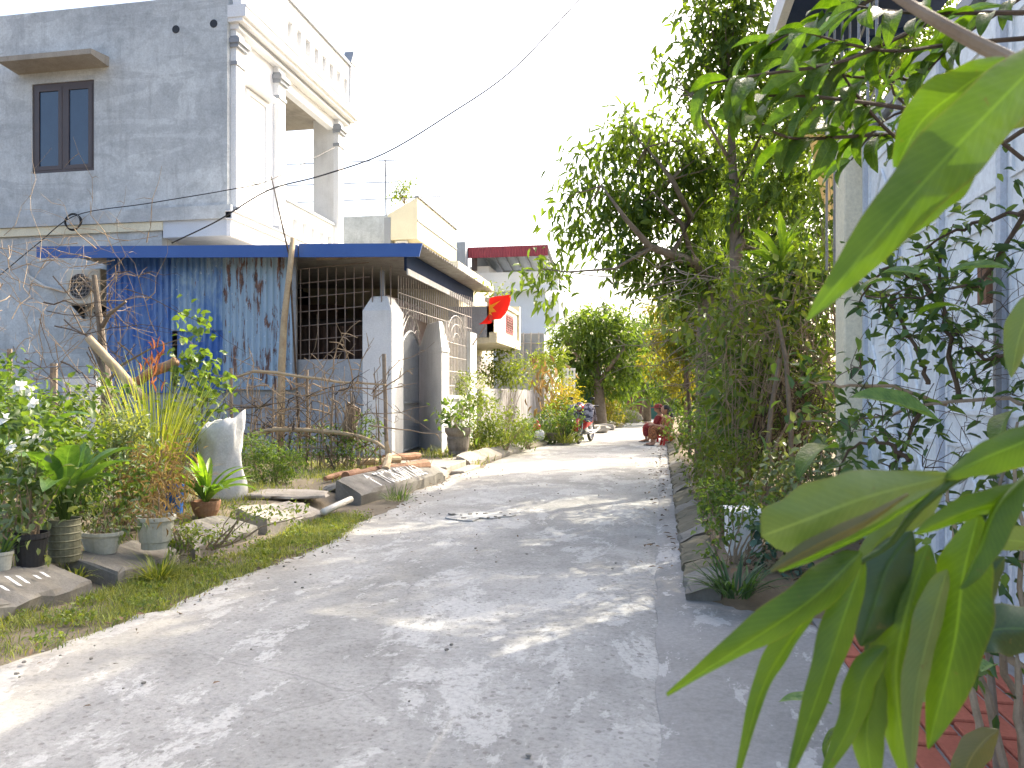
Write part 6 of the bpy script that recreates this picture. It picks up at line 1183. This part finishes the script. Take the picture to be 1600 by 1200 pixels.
# ------------------------------------------------------------------ big leaved branch close to the camera
def spline(pts, n):
    out = []; P = [pts[0] * 2 - pts[1]] + pts + [pts[-1] * 2 - pts[-2]]; m = len(pts) - 1
    for i in range(n + 1):
        s_ = i / n * m; k = min(int(s_), m - 1); t = s_ - k; a, b, c, d = P[k:k + 4]
        out.append(.5 * ((2 * b) + (c - a) * t + (2 * a - 5 * b + 4 * c - d) * t * t + (3 * b - a - 3 * c + d) * t ** 3))
    return out
def fore_leaf(par, ctrl, wpx, m, roll=0.0, peak=.4, fold=.25, blunt=0.0, wave=.05, seed=0, rolltip=0.0):
    rr = random.Random(seed); n = 22; pts = spline([PD(*c) for c in ctrl], n); V = []; UV = []; F = []; cp = Vector((0, 0, CAMH)); nj = 9
    dm = sum(c[2] for c in ctrl) / len(ctrl); W = wpx * dm / FPX; rolltip = rr.uniform(-.7, .7) if not blunt else .1; fold = fold * rr.uniform(1.3, 2.6) if not blunt else fold
    pw = math.log(.5) / math.log(peak)
    for i, p in enumerate(pts):
        t = i / n; tg = (pts[min(i + 1, n)] - pts[max(i - 1, 0)]).normalized(); vw = (p - cp).normalized(); sd_ = tg.cross(vw).normalized(); nr = sd_.cross(tg).normalized()
        a = roll + rolltip * t; sd2 = sd_ * math.cos(a) + nr * math.sin(a); nr2 = nr * math.cos(a) - sd_ * math.sin(a)
        w_ = W * .5 * (math.sin(math.pi * min(1, t ** pw)) ** .8 if t < 1 else 0) + .0012
        if blunt and t > peak: w_ = max(w_, W * .5 * blunt * (1 - ((t - peak) / (1 - peak)) ** 9) + .001)
        for j in range(nj):
            s_ = (j - (nj - 1) / 2) / ((nj - 1) / 2); ed = 1 + .05 * math.sin(t * 23 + seed) * abs(s_)
            V.append(p + sd2 * s_ * w_ * ed + nr2 * (abs(s_) ** 1.3 * w_ * fold + wave * W * math.sin(t * 13 + s_ * 2 + seed) * s_ * s_)); UV.append((j / (nj - 1), t))
    for i in range(n):
        for j in range(nj - 1): a = i * nj + j; F.append((a, a + 1, a + nj + 1, a + nj))
    me = bpy.data.meshes.new('leaf'); me.from_pydata([tuple(v) for v in V], [], F); uv = me.uv_layers.new(name='UVMap')
    for lp in me.loops: uv.data[lp.index].uv = UV[lp.vertex_index]
    me.polygons.foreach_set('use_smooth', [True] * len(me.polygons)); me.materials.append(m); o = link('leaf', me); o.parent = par; o.matrix_parent_inverse = par.matrix_basis.inverted(); return o
FB = thing('leafy_branch', 'large glossy leaved branch hanging close in front at lower right', 'branch', PD(1640, 690, .62))
mb = MB(); mb.tube(spline([PD(*c) for c in ((1700, 640, .62), (1600, 700, .62), (1500, 745, .62), (1430, 800, .62), (1390, 850, .63), (1340, 880, .63))], 14), [.0048 - .00018 * k for k in range(15)], 8); part(FB, 'stem', mb, LF_LIME)
D = .62
LV = [  # control points (u, v, distance), width in photo pixels, material, roll, peak, fold, blunt
    ([(1490, 742, D), (1360, 775, D - .02), (1260, 812, D - .03), (1190, 838, D - .02)], 108, BL_PALE, .15, .55, .12, .8),
    ([(1470, 760, D), (1350, 835, D), (1240, 880, D + .01), (1215, 890, D + .01)], 40, BL_FORE, .9, .5, .3, .0),
    ([(1345, 862, D), (1270, 935, D - .02), (1160, 1010, D - .03), (1042, 1086, D - .03)], 88, BL_FORE, .2, .32, .18, .0),
    ([(1290, 930, D + .02), (1235, 1000, D + .02), (1190, 1080, D + .02), (1150, 1220, D + .02)], 52, BL_FORE, .7, .3, .3, .0),
    ([(1350, 872, D + .01), (1320, 960, D), (1280, 1080, D - .01), (1232, 1215, D - .01)], 70, BL_FORE, .5, .35, .3, .0),
    ([(1425, 830, D + .03), (1390, 880, D + .03), (1365, 950, D + .03), (1345, 1010, D + .03)], 110, BL_DARK, -.2, .5, .2, .0),
    ([(1450, 850, D + .02), (1420, 940, D + .02), (1400, 1060, D + .02), (1420, 1230, D + .02)], 120, BL_FORE, -.3, .5, .22, .0),
    ([(1480, 890, D - .01), (1455, 980, D - .01), (1430, 1090, D - .01), (1425, 1220, D - .01)], 62, BL_PALE, .6, .35, .4, .0),
    ([(1530, 800, D + .01), (1505, 900, D + .01), (1490, 1010, D + .01), (1450, 1170, D + .01)], 125, BL_FORE, .1, .5, .22, .0),
    ([(1385, 1010, D + .01), (1350, 1060, D + .01), (1330, 1130, D + .01), (1280, 1225, D + .01)], 62, BL_FORE, .3, .4, .3, .0),
    ([(1375, 1040, D + .02), (1360, 1100, D + .02), (1355, 1160, D + .02), (1370, 1260, D + .02)], 70, BL_FORE, -.2, .5, .2, .0),
    ([(1680, 650, D - .05), (1600, 690, D - .04), (1540, 715, D - .02), (1470, 748, D)], 84, BL_FORE, -.25, .45, .2, .0),
    ([(1660, 740, D), (1580, 780, D), (1510, 800, D), (1430, 835, D)], 58, BL_FORE, .5, .5, .3, .0),
    ([(1620, 730, D - .01), (1560, 790, D - .01), (1530, 860, D - .01), (1500, 920, D - .01)], 66, BL_FORE, -.6, .45, .35, .0),
    ([(1480, 742, D + .05), (1440, 800, D + .05), (1380, 840, D + .05), (1330, 900, D + .05)], 64, BL_PALE, .7, .4, .2, .0),
    ([(1700, 870, .85), (1620, 850, .85), (1560, 845, .85), (1500, 860, .85)], 74, BL_PALE, .5, .5, .15, .0),
    ([(1500, 1012, .9), (1550, 985, .9), (1620, 985, .9), (1700, 1010, .9)], 110, BL_DARK, .2, .5, .2, .0),
    ([(1560, 1140, 1.0), (1535, 1160, 1.0), (1510, 1200, 1.0), (1490, 1270, 1.0)], 62, BL_BROWN, .1, .5, .2, .0),
    ([(1400, 950, D + .04), (1380, 1000, D + .04), (1370, 1050, D + .04), (1362, 1100, D + .04)], 60, BL_DARK, .4, .5, .2, .0),
    ([(1570, 870, D + .03), (1540, 920, D + .03), (1535, 980, D + .03), (1520, 1060, D + .03)], 70, BL_DARK, .4, .5, .2, .0)]
for k, (c_, w_, m_, ro, pk, fo, bl_) in enumerate(LV): fore_leaf(FB, c_, w_ * (.88 if bl_ else .68), m_, ro, pk, fo, bl_, .04, k)
fore_leaf(FB, [(1420, 772, D - .035), (1350, 815, D - .045), (1270, 855, D - .045), (1205, 892, D - .04)], 20, BL_BROWN, .3, .6, .3, .0, .04, 61)
FU = thing('leafy_branch', 'long strap leaves and pale stem crossing the upper right corner', 'branch', PD(1700, 60, .6))
mb = MB(); mb.tube(spline([PD(*c) for c in ((1380, -20, .75), (1450, 25, .72), (1530, 70, .70), (1620, 115, .68), (1700, 160, .66))], 12), [.0042 + .0004 * k for k in range(13)], 8); part(FU, 'stem', mb, POLE_GREY)
for k, (c_, w_, m_, ro, pk, fo, bl_) in enumerate([
    ([(1680, 40, .6), (1560, 160, .58), (1430, 300, .57), (1262, 500, .56)], 100, BL_FORE, .1, .45, .16, .0),
    ([(1570, 90, .66), (1500, 140, .66), (1440, 190, .66), (1400, 262, .66)], 74, BL_FORE, .5, .5, .25, .3),
    ([(1540, 190, .64), (1500, 270, .64), (1460, 320, .64), (1412, 372, .64)], 60, BL_FORE, .4, .4, .25, .0),
    ([(1690, 120, .7), (1610, 165, .7), (1570, 170, .7), (1540, 190, .7)], 60, BL_PALE, .4, .5, .2, .0),
    ([(1690, 440, .8), (1620, 480, .8), (1595, 520, .8), (1580, 590, .8)], 44, BL_PALE, .5, .5, .2, .0)]): fore_leaf(FU, c_, w_, m_, ro, pk, fo, bl_, .05, 40 + k)
# ------------------------------------------------------------------ medium leaves on thin twigs, upper right, about 1.7 m away
OV = thing('overhanging_branch', 'drooping oval leaves on thin twigs across the upper right', 'branch', PD(1500, 60, 1.8))
LM_OV = [blade_mesh('oval_leaf', 1, .36, .8, .25, .5, .03, 10, BL_FORE), blade_mesh('oval_leaf', 1, .33, .3, .3, .5, .03, 10, BL_CANNA), blade_mesh('oval_leaf', 1, .30, 1.1, .2, .5, .03, 10, BL_FORE)]
rr = random.Random(77); twl = [[(1460, 30, 1.9), (1380, 70, 1.8), (1300, 100, 1.7), (1200, 115, 1.6), (1110, 130, 1.6)], [(1420, 170, 1.9), (1350, 160, 1.8), (1260, 150, 1.7), (1180, 150, 1.65)], [(1600, 60, 1.9), (1480, 70, 1.9), (1400, 80, 1.8), (1330, 70, 1.75), (1260, 50, 1.7)], [(1450, 210, 2.0), (1380, 210, 1.9), (1300, 215, 1.8), (1230, 215, 1.75), (1170, 180, 1.7)], [(1480, 260, 2.0), (1400, 215, 1.9), (1340, 150, 1.8), (1300, 90, 1.8)], [(1600, 20, 1.8), (1500, 20, 1.8), (1420, 20, 1.8), (1340, 10, 1.75)], [(1560, 130, 2.0), (1470, 140, 2.0), (1400, 120, 1.95), (1330, 120, 1.9), (1240, 90, 1.85)], [(1400, -20, 2.0), (1320, 20, 1.9), (1260, 40, 1.9), (1200, 70, 1.85)], [(1600, 250, 2.2), (1520, 190, 2.2), (1440, 170, 2.1), (1380, 190, 2.1), (1330, 250, 2.1)], [(1620, -20, 1.9), (1560, 20, 1.9), (1500, 60, 1.9), (1450, 110, 1.9)]]
for tw in twl:
    pts = spline([PD(*c) for c in tw], 12); mb = MB(); mb.tube(pts, [.006 - .0003 * k for k in range(13)], 6); part(OV, 'twig', mb, TWIG_DARK)
    for i in range(2, 13):
        for q in range(2 if i < 12 else 3):
            if rr.random() < .2: continue
            o = link('leaf', LM_OV[rr.randrange(3)], OV); o.matrix_parent_inverse = OV.matrix_basis.inverted(); s_ = rr.uniform(.085, .15); o.scale = (s_, s_, s_); o.location = pts[i]
            o.rotation_euler = Euler((rr.uniform(-.7, .7), rr.uniform(-.1, .9), math.pi + TH + rr.uniform(-1.1, 1.1)), 'XYZ')
# ------------------------------------------------------------------ shrub of thin twigs in front of the doors
FS = thing('doorway_shrub', 'straggly thin stemmed shrub in front of the white doors', 'bush', PD(1570, 1120, 2.5)); FS.location.z = .03
rr = random.Random(88); r8 = np.random.RandomState(88)
main = [[(1560, 1190, 2.5), (1540, 1000, 2.6), (1530, 900, 2.7), (1560, 780, 2.8), (1590, 660, 2.9)], [(1580, 1200, 2.4), (1500, 960, 2.6), (1570, 820, 2.7), (1600, 760, 2.7)], [(1600, 1150, 2.5), (1560, 1000, 2.5), (1500, 860, 2.6), (1480, 760, 2.8)], [(1530, 1230, 2.4), (1520, 1080, 2.4), (1505, 960, 2.5), (1510, 820, 2.6)], [(1610, 1250, 2.4), (1590, 1100, 2.4), (1600, 900, 2.5), (1590, 700, 2.7)],
        [(1640, 640, 2.8), (1560, 622, 2.9), (1450, 630, 3.0), (1350, 655, 3.2), (1240, 660, 3.4)], [(1480, 632, 3.0), (1380, 605, 3.1), (1290, 600, 3.3), (1250, 598, 3.4)], [(1500, 625, 3.0), (1480, 520, 3.0), (1470, 470, 3.0), (1475, 400, 3.0), (1490, 350, 3.0)], [(1470, 470, 3.0), (1420, 430, 3.1), (1380, 420, 3.1), (1340, 480, 3.2)], [(1620, 300, 2.8), (1540, 430, 2.9), (1500, 450, 2.9), (1390, 470, 3.0)], [(1450, 600, 3.0), (1440, 560, 3.0), (1400, 490, 3.1), (1385, 460, 3.1)], [(1600, 540, 2.8), (1540, 560, 2.9), (1490, 520, 3.0)], [(1640, 180, 2.7), (1560, 220, 2.8), (1480, 200, 2.9), (1420, 160, 3.0), (1380, 130, 3.0)], [(1600, 330, 2.8), (1520, 350, 2.9), (1430, 400, 3.0)], [(1420, 720, 3.0), (1380, 690, 3.1), (1330, 700, 3.3), (1300, 760, 3.4)], [(1440, 640, 3.0), (1400, 720, 3.1), (1370, 800, 3.1)]]
PP = []; DD = []
for i, c in enumerate(main):
    pts = spline([PD(*q) for q in c], 14)
    if i < 5: pts[0].z = -.0; r0 = .014
    else: r0 = .010
    for _k in range(1, 14): pts[_k] = pts[_k] + Vector((rr.uniform(-1, 1), rr.uniform(-1, 1), rr.uniform(-1, 1))) * .012
    mb = MB(); mb.tube(pts, [r0 * (1 - .045 * k) for k in range(15)], 6); part(FS, 'stem', mb, POLE_GREY if i in (5, 0) else TWIG_DARK if i > 6 else TWIG)
    for k in range(3, 15):
        if i < 5 and k < 6: continue
        for q in range(5):
            e = pts[k] + Vector((rr.uniform(-1, 1), rr.uniform(-.6, .6), rr.uniform(-1, 1))) * .15
            mb = None; PP.append(e); DD.append((rr.uniform(-1, 1), rr.uniform(-.6, .6), rr.uniform(-1, .5)))
            if q == 0: PP.append(pts[k]); DD.append((rr.uniform(-1, 1), rr.uniform(-.6, .6), rr.uniform(-1, .5)))
PP = np.array([tuple(p - FS.location) for p in PP]); DD = np.array(DD); n = len(PP)
leaf_cloud('leaves', LF_DARK, FS, PP[::2], DD[::2], r8.uniform(.035, .085, len(PP[::2])), r8.uniform(.018, .035, len(PP[::2])), r8.uniform(0, 1, len(PP[::2])), r8)['kind'] = 'stuff'
leaf_cloud('leaves', LF_MID, FS, PP[1::2], DD[1::2], r8.uniform(.035, .08, len(PP[1::2])), r8.uniform(.018, .04, len(PP[1::2])), r8.uniform(0, 1, len(PP[1::2])), r8)['kind'] = 'stuff'
brush(FS, 'twigs', (1340, 460, 1600, 760), 3.3, 50, TWIG_DARK, .0028, 91, (40, 150), .04, .25)
for k, (u, v, d_, s_, m_) in enumerate(((1540, 1010, 2.2, .16, 0), (1480, 1080, 1.6, .12, 1), (1300, 1100, 1.5, .10, 1), (1310, 700, 2.2, .22, 0), (1470, 660, 2.1, .26, 1), (1590, 640, 2.2, .2, 0), (1330, 1130, 1.5, .1, 0), (1500, 480, 2.5, .16, 0), (1440, 430, 2.5, .14, 1), (1400, 440, 2.6, .15, 0), (1555, 1040, 1.7, .1, 1), (1580, 420, 2.2, .16, 1))):
    o = link('leaf', LM_OV[m_], FS); o.matrix_parent_inverse = FS.matrix_basis.inverted(); o.location = PD(u, v, d_); o.scale = (s_, s_, s_); o.rotation_euler = Euler((rr.uniform(-.6, .6), rr.uniform(-.3, .5), math.pi + TH + rr.uniform(-1.0, 1.0)), 'XYZ')
# ------------------------------------------------------------------ wires
def cable(label, pts, r_, name='cable'):
    return tag(MB().tube(spline([Vector(p) for p in pts], 40), r_, 6).build(name, WIRE, smooth=True), label, 'cable')
cable('black service cable sagging from upper centre down to the shed roof', [PY(960, -50, 17.0), PY(905, 0, 16.6), PY(800, 110, 16.0), PY(700, 180, 15.5), PY(600, 240, 15.0), PY(500, 275, 14.4), PY(420, 297, 13.9), PY(340, 345, 13.5), PY(268, 380, 13.1)], .014)
cable('thin grey cable high above the main service cable', [PY(860, -10, 17.0), PY(780, 55, 16.5), PY(690, 105, 16.0)], .004)
cable('thin wire running from the house corner along the grey wall to the coil', [PY(523, 230, 20.2), PY(490, 247, 17.5), PY(420, 282, 14.62), PY(355, 297, 14.5), PY(230, 318, 14.55), PY(120, 336, 14.6), PY(60, 380, 14.55), PY(0, 430, 14.5)], .010)
cl_ = PY(114, 347, 14.62); mb = MB()
for k in range(5): mb.tube([(cl_.x + math.cos(a) * (.17 + .012 * k) + .01 * k, cl_.y - .01 * k, cl_.z + math.sin(a) * (.16 + .010 * ((k * 3) % 4))) for a in [2 * math.pi * q / 28 for q in range(29)]], .007, 5)
tag(mb.build('cable_coil', WIRE), 'small coil of black cable hanging on the grey house wall', 'cable coil')
cable('wires leading from the roadside tree towards the maroon roofed house', [PY(1000, 430, 12.6), PY(940, 432, 15), PY(885, 425, 18), PY(860, 422, 25), PY(850, 418, 33.5)], .012)
# roof plant on the cream house, small plants on the far balcony
shrub('roof_plant', 'small bush growing on the cream house roof edge', (632, 310), [(632, 296, 13, 15), (626, 305, 12, 8)], LF_LIME, .14, 1.2, 6, .4, Y=24.6, zb=PY(632, 316, 24.6).z, cat='plant')
shrub('roof_plant', 'yellowish balcony plants above the flag', (770, 460), [(762, 447, 12, 10), (782, 455, 12, 12)], LF_LIME, .12, .9, 6, .4, Y=yd0 + .6, zb=PY(770, 470, yd0 + .6).z, cat='plant')
# ------------------------------------------------------------------ grass
r = np.random.RandomState(21)
def grass_patch(name, pts_fn, n, L, W, m):
    base = pts_fn(n); n = len(base); o = blades(name, m, None, base, r.uniform(0, 6.28, n), L * r.uniform(.4, 1.3, n), r.uniform(.05, .7, n), r.uniform(.2, 1.3, n), W * r.uniform(.7, 1.3, n), r.uniform(0, 1, n), 3); return tag(o, kind='stuff')
def verge(n):
    y = r.uniform(2.4, 7.7, n); x0 = np.array([redge(q) for q in y]); wdt = .78 - .04 * (y - 3); t = r.beta(1.25, 1.1, n); x = x0 + .10 - t * wdt * 1.05
    cl = np.sin(x * 9 + y * 4) * .5 + np.sin(y * 11 - x * 5) * .5 + np.sin(y * 3.1) * .6; keep = (cl + r.normal(size=n) * .55 > -.35) & (r.uniform(0, 1, n) < 1.15 - .85 * np.clip((x - x0 + .08) / .18, 0, 1))
    x, y = x[keep], y[keep]; z = np.array([max(bankz(a, b), -.01) for a, b in zip(x, y)]) - .01; return np.stack([x, y, z], 1)
o = grass_patch('verge_grass', verge, 30000, .062, .0055, GRASS); o['label'] = 'strip of short sunlit grass along the left road edge'
def verge2(n):
    y = r.uniform(3.0, 12, n); x = -3.75 - r.gamma(1.5, 1.3, n); keep = np.sin(x * 3 + y * 2) + np.sin(y * 4) + r.normal(size=n) * .6 > -.4; x, y = x[keep], y[keep]
    z = np.array([bankz(a, b) for a, b in zip(x, y)]) - .01; return np.stack([x, y, z], 1)
o = grass_patch('bank_grass', verge2, 22000, .12, .007, GRASS)
def verge3(n):
    y = r.uniform(13.2, 32, n); x = -2.9 + .02 * (y - 15) - r.uniform(.1, 1.3, n); z = np.array([bankz(a, b) for a, b in zip(x, y)]) - .01; return np.stack([x, y, z], 1)
grass_patch('far_verge_grass', verge3, 6000, .2, .014, GRASS)
p = G(248, 905, .0); strap_plant('grass_clump', 'dark tuft of coarse grass on the verge below the off white pot', p + Vector((0, 0, -.01)), 130, .24, .010, GRASS, (.1, 1.0), (.3, 1.3), .07)
p = G(118, 905, .03); strap_plant('grass_clump', 'small grass tuft growing between the first kerb blocks', p, 70, .16, .009, LEMON, (.1, 1.0), (.3, 1.3), .05)
p = G(620, 782, .0); strap_plant('grass_clump', 'grass tuft growing under the lettered kerb', p, 90, .22, .010, LF_MID, (.1, 1.1), (.3, 1.3), .14)
p = G(885, 692, .05); strap_plant('grass_clump', 'bushy grass tuft beside the motorbike front wheel', p, 120, .5, .02, GRASS, (.1, 1.0), (.3, 1.3), .25)
# ------------------------------------------------------------------ fallen leaves and crumbs
def litter(n, f, L, m, name):
    P = f(n); D = np.stack([r.normal(size=n), r.normal(size=n), r.normal(size=n) * .12], 1); up = np.tile(np.array([0, 0, 1.0]), (n, 1)) + r.normal(size=(n, 3)) * .25
    ln = L * r.uniform(.4, 1.2, n); return tag(leaf_cloud(name, m, None, P, D, ln, ln * r.uniform(.3, .6, n), r.uniform(0, 1, n), r, .8, up), kind='stuff')
litter(180, lambda n: np.stack([.02 + .012 * np.linspace(0, 14, n) + r.gamma(1.2, .12, n) * r.choice([-1, 1], n, p=[.45, .55]) * .8, 5.5 + r.beta(1.2, 1.4, n) * 14, np.full(n, .03)], 1), .07, LITTER, 'fallen_leaves')
litter(70, lambda n: np.stack([r.uniform(-2.9, -.1, n), r.uniform(2.2, 20, n), np.full(n, .016)], 1), .032, LITTER, 'road_leaves')
litter(160, lambda n: np.stack([np.array([redge(q) for q in np.linspace(2.5, 12, n)]) + r.normal(size=n) * .12 + .05, np.linspace(2.5, 12, n), np.full(n, .02)], 1), .05, LITTER, 'verge_litter')
litter(220, lambda n: np.stack([r.uniform(.45, 1.5, n), r.uniform(4.4, 12, n), np.full(n, .2)], 1), .09, LITTER, 'bed_litter')
mb = MB(); rr = random.Random(4)
for k in range(150):
    y = rr.uniform(2.5, 13); x = redge(y) + abs(rr.gauss(0, .22)) if k % 3 else rr.uniform(-2.6, 0); s_ = rr.uniform(.003, .010); rock(mb, (x, y, .012), s_ * 1.3, s_, s_ * .6, k, rr.uniform(0, 3), 6)
tag(mb.build('gravel', CONC), kind='stuff')

# broad leaved weeds mixed into the verge
def weedpts(n):
    y = r.uniform(2.4, 7.8, n); x0 = np.array([redge(q) for q in y]); x = x0 + .03 - r.beta(1.3, 1.2, n) * .7; keep = np.sin(x * 14 + y * 9) + np.sin(y * 17) > .2; x, y = x[keep], y[keep]
    return np.stack([x, y, np.array([max(bankz(a, b), -.01) for a, b in zip(x, y)]) + r.uniform(.0, .04, len(x))], 1)
P = weedpts(9000); n = len(P); D_ = r.normal(size=(n, 3)) + (0, 0, .5); ln = r.uniform(.012, .035, n)
tag(leaf_cloud('verge_weeds', LF_LIME, None, P, D_, ln, ln * .5, r.uniform(0, 1, n), r), kind='stuff')
shrub('weeds', 'creeping weeds along the back of the broken kerb blocks', (330, 850), [(330, 838, 60, 10), (420, 800, 60, 10), (160, 895, 40, 12)], LF_LIME, .035, 1.0, 6, .5, zb=.12)
shrub('leafy_bush', 'mixed green undergrowth crowding behind the tin drum', (120, 830), [(110, 760, 60, 50), (180, 770, 50, 50), (60, 800, 50, 40)], LF_MID, .06, 1.1, 6, .42, Y=5.35)
shrub('leafy_bush', 'dark weeds in front of the wire fence', (90, 720), [(60, 660, 70, 40), (150, 650, 50, 50), (10, 620, 40, 60)], LF_MID, .09, 1.2, 6, .45, Y=6.8)
shrub('verge_bush', 'green bush screening the verge left of the motorbike', (880, 690), [(872, 655, 26, 28), (890, 668, 16, 20), (850, 680, 24, 14)], LF_MID, .10, 1.3, 6, .42, Y=19.6)
